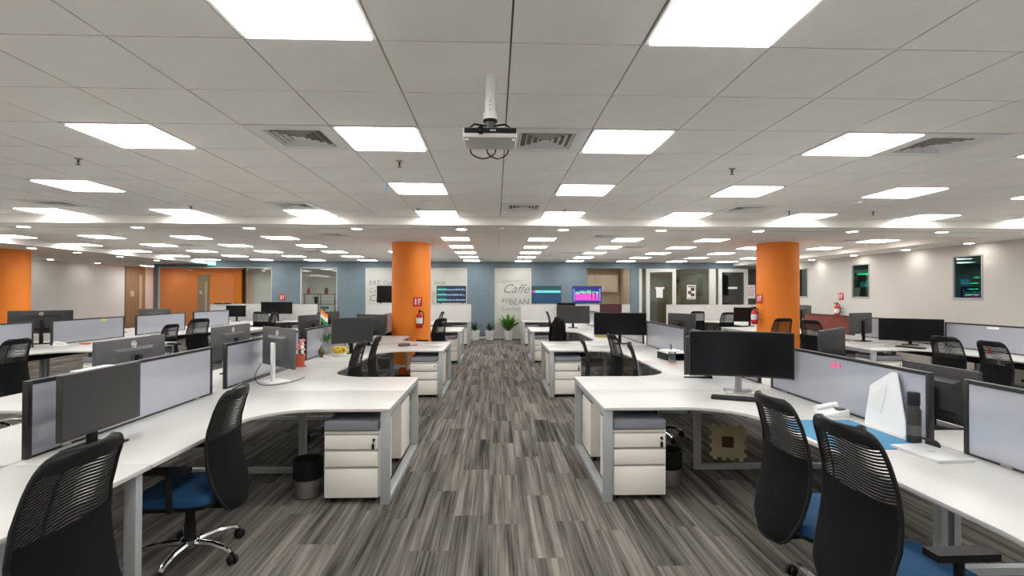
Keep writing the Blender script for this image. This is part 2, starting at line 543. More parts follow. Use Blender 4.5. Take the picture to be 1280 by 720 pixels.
# downlights
def downlight(x, y, z, label, group):
    t = thing('downlight', label, 'light', (x, y, z), 0, group)
    link('trim_ring', cached('dlr', lambda: MB().lathe([(.098, 0), (.098, -.008), (.082, -.010), (.082, 0)], 20).mesh('trim_ring', 'white', smooth=True)), t)
    link('lens', cached('dll', lambda: MB().lathe([(.080, -.001), (.080, -.007)], 20).mesh('lens', 'down')), t)
for x in (-10.6, -8.95, -7.3, -5.57, -3.86, -2.19, -.545, 1.08, 2.66, 4.25, 5.8, 7.3, 8.8):
    downlight(x, 8.22, SOF, 'small round downlight set in the dropped ceiling beam', 'downlights in the beam')
for y in (9.98, 11.56, 13.3, 15.1, 16.3):
    downlight(9.42, y, SOF, 'small round downlight in the soffit along the green-windowed wall', 'downlights along the green-windowed wall')
for x, y in ((-13.75, 13.9), (-13.75, 16.4), (-13.75, 18.3)):  # added to light the grey wall, no such fittings are visible
    downlight(x, y, SOF, 'small round wall-washing downlight close to the grey wall with wooden doors', 'wall washers at the grey wall')
for y in (10.8, 12.2, 13.5, 15.0, 16.6):
    downlight(-10.65, y, SOF, 'small round downlight in the soffit near the grey wall with wooden doors', 'downlights near the grey wall')
# linear slot diffusers in the beam
for x in (-8.1, -6.4, -4.7, -3.0, -1.37, 1.87, 3.45, 5.0, 6.55, 8.05):
    t = thing('slot_diffuser', 'long thin slot diffuser in the underside of the dropped beam', 'vent', (x, 8.25, SOF), 0, 'slot diffusers in the beam')
    link('slot_frame', cached('sf', lambda: MB().box(-.66, .66, -.035, -.014, -.004, 0).box(-.66, .66, .014, .035, -.004, 0).mesh('slot_frame', 'white')), t)
    link('slot', cached('sl', lambda: MB().box(-.655, .655, -.014, .014, -.0025, 0).mesh('slot', 'shadow_gap')), t)

# sprinklers, detectors
def sprinkler(x, y, z=CEIL):
    t = thing('sprinkler_head', 'small metal sprinkler head under a ceiling tile', 'sprinkler', (x, y, z), 0, 'sprinkler heads')
    link('escutcheon', cached('sp1', lambda: MB().lathe([(.030, 0), (.030, -.004), (.012, -.010)], 14).mesh('escutcheon', 'steel', smooth=True)), t)
    link('body', cached('sp2', lambda: MB().lathe([(.009, -.010), (.009, -.035), (.004, -.037), (.004, -.048), (.018, -.050), (.018, -.053)], 10).mesh('body', 'bronze', smooth=True)), t)
for x, y in ((-.83, 4.47), (2.15, 4.63), (-3.55, 4.5), (.94, 7.0), (-1.05, 7.0), (-4.0, 6.9), (4.05, 7.0), (5.2, 6.95)):
    sprinkler(x, y)
def detector(x, y, z, label):
    t = thing('smoke_detector', label, 'detector', (x, y, z))
    link('base', cached('sd1', lambda: MB().lathe([(.055, 0), (.055, -.014)], 18).mesh('base', 'white', smooth=True)), t)
    link('head', cached('sd2', lambda: MB().lathe([(.046, -.014), (.046, -.030), (.030, -.042), (.0, -.043)], 18).mesh('head', 'white', smooth=True)), t)
detector(-.85, 6.5, CEIL, 'round white smoke detector between two LED panels near the projector line')
detector(.08, 7.98, SOF, 'round smoke detector under the middle of the dropped beam')
detector(4.45, 6.2, CEIL, 'round white smoke detector beside an LED panel toward the green-windowed wall')
t = thing('ceiling_tag', 'small teal tag hanging from a ceiling seam', 'tag', (-1.14, 5.44, CEIL))
MB().box(-.012, .012, -.002, .002, -.075, -.025).build('tag_card', 'b_led' if False else 'mat_blue', t)
MB().tube([(0, 0, 0), (0, 0, -.026)], .002, 5).build('string', 'black', t)

# ---------------------------------------------------------------- walls
struct(MB().box(X0 - .15, X0, Y0, 24, 0, 3).build('wall_left', 'wall_grey'))
struct(MB().box(X0 - .15, X1 + .15, Y0 - .15, Y0, 0, 3).build('wall_front', 'wall_white'))
# right wall with three high windows
WIN = [(9.98, 10.66), (13.1, 13.77), (15.75, 16.4)]
WZ0, WZ1 = 1.53, 2.45
mb = MB()
ys = [Y0] + [v for w in WIN for v in w] + [24]
for i in range(0, len(ys), 2):
    mb.box(X1, X1 + .15, ys[i], ys[i + 1], 0, 3)
for a, b in WIN:
    mb.box(X1, X1 + .15, a, b, 0, WZ0); mb.box(X1, X1 + .15, a, b, WZ1, 3)
struct(mb.build('wall_right', 'wall_white'))
for i, (a, b) in enumerate(WIN):
    mb = MB()
    mb.box(X1 - .012, X1 + .05, a, a + .03, WZ0, WZ1).box(X1 - .012, X1 + .05, b - .03, b, WZ0, WZ1)
    mb.box(X1 - .012, X1 + .05, a + .03, b - .03, WZ0, WZ0 + .05).box(X1 - .012, X1 + .05, a + .03, b - .03, WZ1 - .025, WZ1)
    w = struct(mb.build('window_%d' % (i + 1), 'silver'))
    MB().box(X1 + .02, X1 + .026, a + .03, b - .03, WZ0 + .05, WZ1 - .025).build('window_pane', 'glass_green', w)
# dim equipment room behind them
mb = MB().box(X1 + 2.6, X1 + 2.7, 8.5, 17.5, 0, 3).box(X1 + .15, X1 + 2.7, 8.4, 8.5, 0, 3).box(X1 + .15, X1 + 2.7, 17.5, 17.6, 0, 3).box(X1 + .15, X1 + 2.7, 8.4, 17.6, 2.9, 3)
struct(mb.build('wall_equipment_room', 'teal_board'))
for i, y in enumerate((11.4, 12.2, 14.6, 15.5, 17.0)):
    if i % 2 == 0:  # glowing bar added to brighten the room behind the tinted glass
        tag(MB().box(X1 + 2.56, X1 + 2.6, y - .5, y + .5, 2.3, 2.34).build('light_strip', 'g_led'), 'green light strip on the equipment room wall', 'light', 'green strips in the equipment room')
    t = thing('server_rack', 'dark equipment rack with green lights behind the tinted windows', 'rack', (X1 + 1.3, y, 0), 0, 'racks behind the tinted windows')
    MB().box(-.3, .3, -.33, .33, 0, 2.2).build('cabinet', 'black', t, bevel=.01)
    for k in range(5):
        MB().box(-.306, -.299, -.28, -.28 + .12 + .07 * ((k * 3 + i) % 4), 1.5 + k * .13, 1.515 + k * .13).build('status_light', 'g_led', t)
    MB().box(-.306, -.299, -.05, .22, 1.86, 2.0).build('display', 'b_led', t)
# blue back wall with openings
LZ = 2.565
OPEN = [(-12.0, -8.0), (-7.0, -5.69), (-4.68, -3.35), (-2.34, -1.03), (-.03, 1.30), (3.33, 4.95)]
mb = MB()
mb.box(-12.14, 9.7, YB, YB + .14, LZ, 3)
px_ = [-12.14] + [v for o in OPEN for v in o] + [5.25]
for i in range(0, len(px_), 2):
    mb.box(px_[i], px_[i + 1], YB, YB + .14, 0, LZ)
struct(mb.build('wall_back', 'blue'))
struct(MB().box(-8.0, -7.0, YB - .012, YB, 0, .09).box(-5.69, -4.68, YB - .012, YB, 0, .09).box(-3.35, -2.34, YB - .012, YB, 0, .09).box(-1.03, -.03, YB - .012, YB, 0, .09).box(1.3, 3.33, YB - .012, YB, 0, .09).build('baseboard_back', 'alu'))

def window_frame(n, a, b, z1, pane, t=.03, extra=None):
    mb = MB()
    mb.box(a, a + t, YB + .02, YB + .10, 0, z1).box(b - t, b, YB + .02, YB + .10, 0, z1)
    mb.box(a + t, b - t, YB + .02, YB + .10, z1 - t, z1).box(a + t, b - t, YB + .02, YB + .10, 0, .06)
    w = struct(mb.build('window_%d' % n, 'alu'))
    MB().box(a + t, b - t, YB + .055, YB + .065, .06, z1 - t).build('window_pane', pane, w)
    return w
window_frame(4, -12.0, -8.0, LZ, 'glass')
window_frame(5, -7.0, -5.69, LZ, 'glass')
w6 = window_frame(6, -4.68, -3.35, LZ, 'frost')
w7 = window_frame(7, -2.34, -1.03, LZ, 'frost')
w8 = window_frame(8, -.03, 1.30, LZ, 'frost')
TY = YB + .053
wall_text('EAT. Coffee', .22, 'script', w6, (-4.02, TY, 2.02), .2)
wall_text('Cappu', .24, 'shadow_gap', w6, (-4.25, TY, 1.74), .1)
wall_text('Chee', .34, 'script', w6, (-4.2, TY, 1.46), .15)
wall_text('Soon', .20, 'script', w7, (-2.02, TY, 2.03), .2)
wall_text('Sip', .24, 'shadow_gap', w7, (-2.17, TY, 1.6), .2)
wall_text('Caffe', .46, 'script', w8, (.72, TY, 1.80), .45)
wall_text('au', .30, 'script', w8, (.33, TY, 1.42), .3)
wall_text('BEAN', .30, 'script', w8, (.86, TY, 1.33), .0)
wall_text('Cappuccino', .20, 'shadow_gap', w8, (.50, TY, 2.10), .3)
wall_text('Roasted', .22, 'shadow_gap', w8, (.55, TY, 1.08), .1)

# lounge behind the left openings: orange wall, pale wall, ceiling
OY = 22.05
struct(MB().box(X0, -10.55, OY, OY + .15, 0, 3).build('wall_orange', 'orange'))
struct(MB().box(-10.55, -4.9, OY + .25, OY + .4, 0, 3).box(-10.65, -10.55, OY, OY + .4, 0, 3).build('wall_lounge', 'wall_white'))
struct(MB().box(X0, 9.9, YB + .14, 24, 2.68, 2.9).build('ceiling_lounge', 'plaster'))
struct(MB().box(-4.9, -4.8, YB + .14, 24, 0, 2.68).build('wall_lounge_side', 'wall_white'))
for x, y in ((-13.4, 21.4), (-12.2, 21.4), (-11.2, 21.4), (-10.0, 20.9), (-9.0, 20.4), (-7.6, 20.6), (-6.3, 20.3), (-5.4, 21.2), (-13.3, 19.9)):  # some follow the wall scallops, more are added to brighten the lounge
    downlight(x, y, 2.68, 'small round downlight in the lounge ceiling behind the blue wall', 'downlights in the lounge')
for x, y in ((-6.75, 19.9), (-5.7, 21.2), (-9.2, 21.0), (-11.6, 20.6), (-13.3, 20.6)):  # first matches a visible panel, the others are added to brighten the rooms
    t = thing('ceiling_light', 'square LED panel in the lounge ceiling behind the blue wall', 'light', (x, y, 2.68), 0, 'LED panels in the lounge')
    link('frame', frm, t); link('diffuser', dif, t)
# wooden doors
def door(n, label_mat, x0, x1, y0, y1, z1, axis):
    d = struct(MB().box(x0, x1, y0, y1, .01, z1).build('door_%d' % n, 'wood'))
    return d
d1 = struct(MB().box(X0 - .002, X0 + .05, 20.4, 21.5, 0, 2.66).build('door_1', 'wood'))
MB().box(X0 + .05, X0 + .056, 21.15, 21.3, .9, 2.35).build('vision_panel', 'beige', d1)
MB().box(X0 + .05, X0 + .055, 20.65, 20.85, 1.50, 1.72).build('door_sign', 'beige', d1)
d2 = struct(MB().box(-12.45, -11.98, OY - .05, OY - .001, 0, 2.42).build('door_2', 'wood'))
MB().box(-12.13, -12.05, OY - .056, OY - .05, .9, 2.1).build('vision_panel', 'beige', d2)
MB().box(-12.36, -12.26, OY - .056, OY - .05, 1.6, 1.72).build('door_sign', 'alu', d2)
t = thing('wall_device', 'small black round device on the orange wall', 'device', (-14.1, OY, 1.45))
MB().lathe([(.10, 0), (.10, .05), (.06, .08), (0, .085)], 16, T=Matrix.Rotation(PI / 2, 4, 'X')).build('housing', 'black', t, smooth=True)
MB().lathe([(.045, .085), (.045, .09), (0, .092)], 12, T=Matrix.Rotation(PI / 2, 4, 'X')).build('dial', 'bezel', t, smooth=True)
# kitchenette recess
struct(MB().box(3.2, 5.1, 20.55, 20.7, 0, 3).box(3.18, 3.33, YB + .14, 20.6, 0, 3).box(4.95, 5.1, YB + .14, 20.6, 0, 3).build('wall_kitchen', 'beige2'))
t = thing('wall_cabinet', 'beige two-door wall cupboard in the kitchenette recess', 'cabinet', (4.1, 20.55, 0))
MB().box(-.72, .72, -.33, -.005, 1.70, 2.38).build('carcass', 'beige', t)
for a, b in ((-.715, -.245), (-.235, .235), (.245, .715)):
    d = MB().box(a, b, -.352, -.331, 1.705, 2.375).build('door', 'beige', t, bevel=.003)
    MB().box(b - .05, b - .03, -.366, -.352, 1.74, 1.86).build('handle', 'steel', d)
t = thing('base_cabinet', 'beige kitchen base unit with worktop under the wall cupboard', 'cabinet', (4.1, 20.55, 0))
MB().box(-.72, .72, -.58, -.005, 0, .86).build('carcass', 'beige', t)
MB().box(-.73, .73, -.61, -.005, .86, .90).build('worktop', 'alu', t, bevel=.004)
for x in (3.7, 4.5):  # added to light the recess, no fitting known there
    downlight(x, 19.5, 2.68, 'small round downlight in the kitchenette ceiling', 'downlights in the kitchenette')
# glazed offices
GZ = LZ
def post(a, b, m, z1=GZ):
    return (a, b, YB + .02, YB + .11, 0, z1)
mb = MB()
for a, b in ((5.25, 5.36), (7.86, 8.10),):
    mb.box(a, b, YB + .01, YB + .12, 0, GZ)
struct(mb.build('trim_6', 'alu'))
w9 = struct(MB().box(5.36, 5.52, YB + .06, YB + .07, 0, GZ).build('window_9', 'glass_dim'))
w10 = struct(MB().box(6.62, 7.86, YB + .06, YB + .07, 0, GZ).build('window_10', 'glass_dim'))
w11 = struct(MB().box(8.10, 8.2, YB + .06, YB + .07, 0, GZ).box(9.3, 9.7, YB + .06, YB + .07, 0, GZ).build('window_11', 'glass_dim'))
for n, (a, b) in ((3, (5.52, 6.62)), (4, (8.2, 9.3))):
    mb = MB().box(a, a + .13, YB, YB + .13, 0, GZ).box(b - .13, b, YB, YB + .13, 0, GZ).box(a + .13, b - .13, YB, YB + .13, GZ - .12, GZ)
    d = struct(mb.build('door_%d' % n, 'alu'))
    MB().box(a + .13, b - .13, YB + .06, YB + .07, .02, GZ - .12).build('door_pane', 'glass_dim', d)
    MB().tube([(b - .20, YB + .02, .95), (b - .20, YB - .02, 1.0), (b - .20, YB - .02, 1.25), (b - .20, YB + .02, 1.3)], .012, 6).build('handle', 'steel', d)
    if n == 3:
        MB().box(5.9, 6.14, YB + .050, YB + .058, 1.50, 1.86).build('notice_sheet', 'paper', d)
        MB().box(5.86, 6.2, YB + .046, YB + .052, 1.83, 1.89).build('notice_strip', 'paper', d)
    else:
        MB().box(8.58, 8.92, YB + .050, YB + .058, 1.83, 1.90).build('notice_strip', 'paper', d)
t = thing('poster', 'printed poster with dark picture taped on the office glass', 'poster', (7.2, YB + .05, 1.45))
MB().box(-.16, .16, -.004, .0, 0, .52).build('sheet', 'paper', t)
for a, b, c, d_ in ((-.02, .12, .30, .42), (-.12, .0, .18, .30), (-.02, .12, .10, .22), (-.12, .12, .44, .48), (-.12, .12, .03, .05)):
    MB().box(a, b, -.006, -.004, c, d_).build('print_block', 'brown', t)
t = thing('poster', 'white notice with red print taped on the office glass', 'poster', (9.44, YB + .05, 1.48))
MB().box(-.15, .15, -.004, .0, 0, .50).build('sheet', 'paper', t)
for k in range(5):
    MB().box(-.11, .11 - .03 * (k % 2), -.006, -.004, .10 + k * .07, .125 + k * .07).build('print_line', 'note', t)
struct(MB().box(5.1, 9.8, 22.0, 22.15, 0, 3).box(7.95, 8.02, YB + .14, 22, 0, 2.68).box(9.7, 9.85, YB + .14, 22.1, 0, 3).build('wall_office', 'office_grey'))
for x, y in ((5.9, 19.8), (6.2, 21.0), (7.2, 20.8), (7.4, 19.6), (8.6, 19.8), (8.9, 20.8)):  # most of these are added to brighten the office interiors
    downlight(x, y, 2.68, 'small round downlight in the glazed office ceiling', 'downlights in the glazed offices')
for x, y in ((6.4, 20.6), (8.9, 20.3)):  # both panels added because the offices were too dark
    t = thing('ceiling_light', 'square LED panel in a glazed office ceiling', 'light', (x, y, 2.68), 0, 'LED panels in the glazed offices')
    link('frame', frm, t); link('diffuser', dif, t)
for x, w, d_, h, lab in ((6.85, .75, .5, 1.95, 'tall tan storage box behind the office glass beside the door'), (7.62, .45, .5, 1.85, 'tan storage box behind the office glass next to the post')):
    t = thing('storage_box', lab, 'box', (x, 20.2, 0))
    MB().box(-w / 2, w / 2, -d_ / 2, d_ / 2, 0, h - .05).build('body', 'card', t, bevel=.01)
    MB().box(-w / 2 - .01, w / 2 + .01, -d_ / 2 - .01, d_ / 2 + .01, h - .05, h).build('lid', 'card', t, bevel=.008)
t = thing('artificial_tree', 'dark bushy plant standing high behind the office glass', 'plant', (7.35, 20.9, 0))
MB().lathe([(.12, 0), (.16, .3), (.14, .3), (0, .28)], 14).build('pot', 'bezel', t, smooth=True)
MB().tube([(0, 0, .28), (.03, 0, 1.2), (0, 0, 2.1)], .015, 6).build('stem', 'bronze', t)
mb = MB()
for k in range(70):
    a = random.random() * 2 * PI; el = random.uniform(-.4, 1.2); l = random.uniform(.12, .3)
    c = Vector((0, 0, 2.1)); d = Vector((math.cos(a) * math.cos(el), math.sin(a) * math.cos(el), math.sin(el)))
    s_ = d.cross(Vector((0, 0, 1))).normalized() * .035
    p = c + d * .04; q = c + d * l
    mb.add([p, (p + q) / 2 + s_, q, (p + q) / 2 - s_], [(0, 1, 2, 3)])
mb.build('foliage', 'leaf_dark', t)

# ---------------------------------------------------------------- columns
def column(x, y, r, label):
    t = thing('round_column', label, 'column', (x, y, 0))
    MB().lathe([(r, 0), (r, CEIL + .01)], 64).build('shaft', 'orange', t, smooth=True)
    MB().lathe([(r + .006, 0), (r + .006, .09), (r, .095)], 64).build('skirting', 'alu', t, smooth=True)
    MB().lathe([(r + .012, CEIL - .02), (r + .012, CEIL - .002)], 64).build('top_ring', 'plaster', t, smooth=True)
    return t
column(-1.885, 11.66, .43, 'round orange column beside the desk row with the tricolour flag')
column(6.27, 11.30, .43, 'round orange column beside the desk row under the green-tinted windows')
column(-11.83, 12.9, .43, 'round orange column standing near the pale grey wall')

def extinguisher(x, y, z, rz, label, sign_label):
    t = thing('fire_extinguisher', label, 'extinguisher', (x, y, z), rz)
    MB().lathe([(.062, 0), (.07, .02), (.07, .24), (.055, .29), (.022, .32), (.022, .34)], 18).build('cylinder', 'red', t, smooth=True)
    MB().lathe([(.0715, .10), (.0715, .22)], 18).build('label_band', 'paper', t, smooth=True)
    MB().box(-.025, .075, -.012, .012, .34, .362).box(-.02, .09, -.012, .012, .375, .39).box(-.025, .0, -.014, .014, .335, .388).build('valve_handle', 'black', t)
    MB().tube([(0, .01, .355), (-.01, .08, .35), (-.02, .105, .27), (-.02, .10, .14), (0, .085, .07)], .011, 8).build('hose', 'black', t, smooth=True)
    MB().box(-.125, -.066, -.02, .02, .1, .14).box(-.125, -.066, -.02, .02, .22, .25).build('wall_bracket', 'steel', t)
    s_ = thing('fire_sign', sign_label, 'sign', (x, y, z + .46), rz)
    MB().box(-.122, -.116, -.10, .10, 0, .20).build('plate', 'red', s_)
    MB().box(-.116, -.113, -.06, -.03, .04, .17).box(-.116, -.113, .01, .03, .04, .17).box(-.116, -.113, .03, .07, .14, .17).box(-.116, -.113, .03, .06, .09, .115).build('symbol', 'paper', s_)
a = -1.10
extinguisher(-1.885 + .552 * math.cos(a), 11.66 + .552 * math.sin(a), .90, a, 'red fire extinguisher hung on the orange column by the tricolour flag row', 'red fire sign on the orange column by the tricolour flag row')
a = PI + .10
extinguisher(6.27 + .552 * math.cos(a), 11.30 + .552 * math.sin(a), .98, a, 'red fire extinguisher hung on the orange column near the green-tinted windows', 'red fire sign on the orange column near the green-tinted windows')
extinguisher(X1 - .128, 14.2, 1.02, PI, 'red fire extinguisher hung on the white wall between green-tinted windows', 'red fire sign on the white wall between green-tinted windows')
t = thing('fire_sign', 'small red fire sign on the blue pier beside the orange lounge', 'sign', (-7.62, YB, 1.38))
MB().box(-.10, .10, -.008, 0, 0, .22).build('plate', 'red', t)
MB().box(-.06, -.03, -.011, -.008, .04, .18).box(.02, .04, -.011, -.008, .04, .18).box(.04, .07, -.011, -.008, .15, .18).build('symbol', 'paper', t)
t = thing('exit_sign', 'small green exit sign under the soffit before the orange lounge', 'sign', (-10.05, YB - .12, CEIL))
MB().box(-.14, .14, -.012, .012, -.16, -.03).build('plate', 'exit', t)
MB().box(-.10, .10, -.004, .004, -.03, .0).build('bracket', 'alu', t)
wall_text('EXIT', .08, 'paper', t, (0, -.013, -.095))

# ---------------------------------------------------------------- projector
t = thing('projector_mount', 'white telescopic ceiling mount pole holding the projector', 'mount', (-.03, 2.69, CEIL))
MB().lathe([(.030, 0), (.030, -.008)], 20).build('ceiling_plate', 'white', t, smooth=True)
MB().lathe([(.024, -.008), (.024, -.13)], 16).build('upper_tube', 'white', t, smooth=True)
m_ = MB().lathe([(.028, -.13), (.028, -.19), (.036, -.205), (.036, -.236)], 16).build('lower_tube', 'white', t, smooth=True)
for k in range(3):
    MB().lathe([(.003, 0), (.003, .002)], 8, T=Matrix.Translation((0, -.031, -.145 - k * .022)) @ Matrix.Rotation(PI / 2, 4, 'X')).build('adjust_hole', 'black', m_)
MB().lathe([(.037, -.236), (.037, -.247)], 16).build('collar', 'black', t, smooth=True)
MB().lathe([(.026, -.247), (.026, -.306)], 14).build('swivel', 'shell_grey', t, smooth=True)
for sx in (-1, 1):
    for sy in (-1, 1):
        MB().tube([(0, 0, -.268), (sx * .08, sy * .05, -.274), (sx * .11, sy * .08, -.308)], .005, 6).build('mount_arm', 'black', t)
PZ = CEIL - .306
t = thing('projector', 'grey and black projector hanging under the tiled ceiling', 'projector', (-.03, 2.69, PZ))
MB().box(-.135, .135, -.105, .115, -.052, 0).build('case', 'silver_grey', t, bevel=.008)
MB().box(-.128, .133, -.1075, -.1045, -.030, -.004).build('front_strip', 'black', t)
ln = MB().lathe([(.020, 0), (.020, .012), (.015, .013), (.015, .006), (0, .005)], 20, T=Matrix.Translation((-.045, -.1065, -.018)) @ Matrix.Rotation(PI / 2, 4, 'X')).build('lens_ring', 'black', t, smooth=True)
MB().lathe([(.013, .0), (.008, .004), (0, .006)], 16, T=Matrix.Translation((-.045, -.113, -.018)) @ Matrix.Rotation(PI / 2, 4, 'X')).build('lens', 'screen', ln, smooth=True)
MB().box(.0, .03, -.1085, -.1074, -.020, -.012).build('badge', 'silver', t)
for x in (-.115, .115):
    MB().lathe([(.010, -.060), (.010, -.052)], 10, c=(x, -.08, 0)).build('foot', 'white', t)
for a, b in ((-.11, .03), (-.02, .10)):
    MB().tube(smooth_pts([(a, .112, -.03), (a + .01, .122, -.075), ((a + b) / 2, .122, -.10), (b - .01, .122, -.075), (b, .112, -.03)]), .004, 6).build('cable', 'cable', t, smooth=True)

# ---------------------------------------------------------------- desks
SP = {'L1': -2.53, 'R1': 2.665, 'L2': -7.56, 'R2': 7.80}
ROWN = {'L1': 'the tricolour-flag row', 'R1': 'the blue-mat row', 'L2': 'the grey-wall row', 'R2': 'the window-wall row'}
ORD = {-1: 'fifth', 0: 'fourth', 1: 'third', 2: 'second', 3: 'first'}
PY = 4.83; PER = 4.1; DM = .73; HP = .77; RF = .42
DUR = {'L1': 1.71, 'R1': 1.81, 'L2': 1.71, 'R2': 1.71}
def arc_poly(half='near', main=True, DU=1.71):
    p = [(.004, 0.0), (DU, 0.0), (DU, -HP + .001)]
    if main:
        cx, cy = DM + RF, -HP - RF
        for k in range(0, 11):
            a = PI / 2 + (PI / 2) * k / 10
            p.append((cx + RF * math.cos(a), cy + RF * math.sin(a)))
        p += [(DM, -PER / 2 + .001), (.004, -PER / 2 + .001)]
    else:
        p += [(.004, -HP)]
    if half == 'far': p = [(x, -y) for x, y in p][::-1]
    return p
def desk(row, s, k, near_main=True, half=False, detail=''):
    side = 'aisle' if (row in ('L1', 'L2')) == (s > 0) else 'outer'
    lab = 'white double desk, %s from the blue wall, %s side of %s' % (ORD[k], side, ROWN[row])
    yc = PY + PER * k if not half else 17.13
    t = thing('workstation_desk', lab, 'desk', (SP[row], yc, 0))
    T = Matrix.Diagonal((s, 1, 1, 1))
    DU = DUR[row]
    def part(key, name, m, mats, **kw):
        return link(name, cached((key, s, DU), lambda: m().mesh(name, mats, **kw)), t)
    part('top_near%d' % near_main, 'desktop', lambda: MB().prism(arc_poly('near', near_main, DU), .725, .75, 0, T), 'desk', bevel=.004)
    if not half:
        part('top_far', 'desktop', lambda: MB().prism(arc_poly('far', True, DU), .725, .75, 0, T), 'desk', bevel=.004)
    e = -.72; f = .72 if not half else -.03
    hs = 'h' if half else ''
    u0, u1 = DU - .075, DU - .005
    part('leg1', 'leg', lambda: MB().box(u0, u1, -.755, -.705, 0, .725, 0, T), 'silver', bevel=.002)
    part('leg2' + hs, 'leg', lambda: MB().box(u0, u1, (.705 if not half else -.06), (.755 if not half else -.01), 0, .725, 0, T), 'silver', bevel=.002)
    part('rail' + hs, 'foot_rail', lambda: MB().box(u0, u1, -.705, (.705 if not half else -.06), 0, .045, 0, T), 'silver', bevel=.002)
    part('rail2' + hs, 'top_rail', lambda: MB().box(u0 + .01, u1 - .004, -.705, (.705 if not half else -.06), .685, .725, 0, T), 'silver')
    # inner frame under the peninsula and the frame under the far seam
    for q, (v, u) in enumerate((((0, .79),) if half else ((0, .79), (2.0 if row[0] == 'L' else -1.85, .70)))):
        if half: v = -.06
        part('if%d%s%s' % (q, hs, row[0]), 'inner_leg', lambda u=u, v=v: MB().box(u - .06, u, v - .025, v + .025, 0, .725, 0, T), 'silver', bevel=.002)
        part('ir%d%s%s' % (q, hs, row[0]), 'inner_foot_rail', lambda: MB().box(.05, u - .06, v - .025, v + .025, 0, .045, 0, T), 'silver')
        part('it%d%s%s' % (q, hs, row[0]), 'inner_top_rail', lambda: MB().box(.05, u - .06, v - .02, v + .02, .685, .725, 0, T), 'silver')
        part('il%d%s%s' % (q, hs, row[0]), 'spine_leg', lambda: MB().box(.02, .06, v - .03, v + .03, 0, .725, 0, T), 'silver')
    part('tray' + hs, 'cable_tray', lambda: MB().box(.03, .20, -1.9 if near_main else -.7, (1.9 if not half else -.1), .56, .58, 0, T).box(.19, .20, -1.9 if near_main else -.7, (1.9 if not half else -.1), .58, .64, 0, T), 'black')
    return t
DESKS = {}
for k in (-1, 0, 1, 2):
    DESKS['L1', 1, k] = desk('L1', 1, k, near_main=(k != 2))
    DESKS['R1', -1, k] = desk('R1', -1, k)
for k in (0, 1, 2):
    desk('L1', -1, k); desk('R1', 1, k)
    desk('L2', 1, k); desk('L2', -1, k)
    desk('R2', -1, k); desk('R2', 1, k)
for row in SP:
    for s in (-1, 1):
        desk(row, s, 3, half=True)
# high white back panels closing each desk row
for row, x in SP.items():
    xa, xb = (x - DUR[row] - .02, x + DUR[row] + .02) if row != 'R2' else (5.72, 9.6)
    t = thing('back_panel', 'tall white panel closing %s before the blue wall' % ROWN[row], 'panel', (0, 17.135, 0))
    n = 3
    for i in range(n):
        a = xa + (xb - xa) * i / n; b = xa + (xb - xa) * (i + 1) / n
        MB().box(a + .003, b - .003, 0, .035, .04, 1.26).build('board', 'desk', t, bevel=.002)
    MB().box(xa, xb, -.005, .04, 1.26, 1.285).build('cap', 'desk', t, bevel=.002)
    MB().box(xa, xb, .005, .03, 0, .04).build('plinth', 'silver', t)

# desk screens along the spines
def screen(row, y0, ln, n, kind='glass'):
    names = {'glass': 'pale black-framed desk screen', 'red': 'maroon black-framed desk screen', 'mix': 'maroon and mauve desk screen'}
    t = thing('desk_screen', '%s, %s from the blue wall, on %s' % (names[kind], n, ROWN[row]), 'screen', (SP[row], y0, .75))
    z1 = .42
    fk = ('sf', ln)
    link('frame', cached(fk, lambda: MB().box(-.016, .016, 0, .028, 0, z1).box(-.016, .016, ln - .028, ln, 0, z1).box(-.016, .016, .028, ln - .028, z1 - .022, z1).box(-.016, .016, .028, ln - .028, 0, .012).mesh('frame', 'frame_black', bevel=.0015)), t)
    if kind == 'mix':
        a, b = .028 + (ln - .056) * .42, .028 + (ln - .056) * .60
        MB().box(-.009, .009, .028, a, .012, z1 - .022).build('board', 'maroon', t)
        MB().box(-.009, .009, a, b, .012, z1 - .022).build('board', 'olive', t)
        MB().box(-.009, .009, b, ln - .028, .012, z1 - .022).build('board', 'mauve', t)
    else:
        link('board', cached(('sb', ln, kind), lambda: MB().box(-.009, .009, .028, ln - .028, .012, z1 - .022).mesh('board', 'panel' if kind == 'glass' else 'maroon')), t)
    for y in (.25, ln - .25):
        link('clamp', cached('clamp', lambda: MB().box(-.024, .024, -.03, .03, .0, .018).mesh('clamp', 'steel', bevel=.002)), t, (0, y, 0))
    return t
NTH = ['first', 'second', 'third', 'fourth', 'fifth', 'sixth', 'seventh', 'eighth']
for j in range(-1, 6):
    screen('L1', 2.87 + 2.05 * j, 1.82, NTH[5 - j], {3: 'red', 4: 'mix'}.get(j, 'glass'))
    screen('R1', 3.08 + 2.05 * j, 1.82, NTH[5 - j])
for j in range(0, 4):
    screen('L2', 6.98 + 2.07 * j, 1.72, NTH[3 - j])
for j in range(0, 5):
    screen('R2', 4.85 + 2.05 * j, 1.82, NTH[4 - j], 'red' if j == 3 else 'glass')

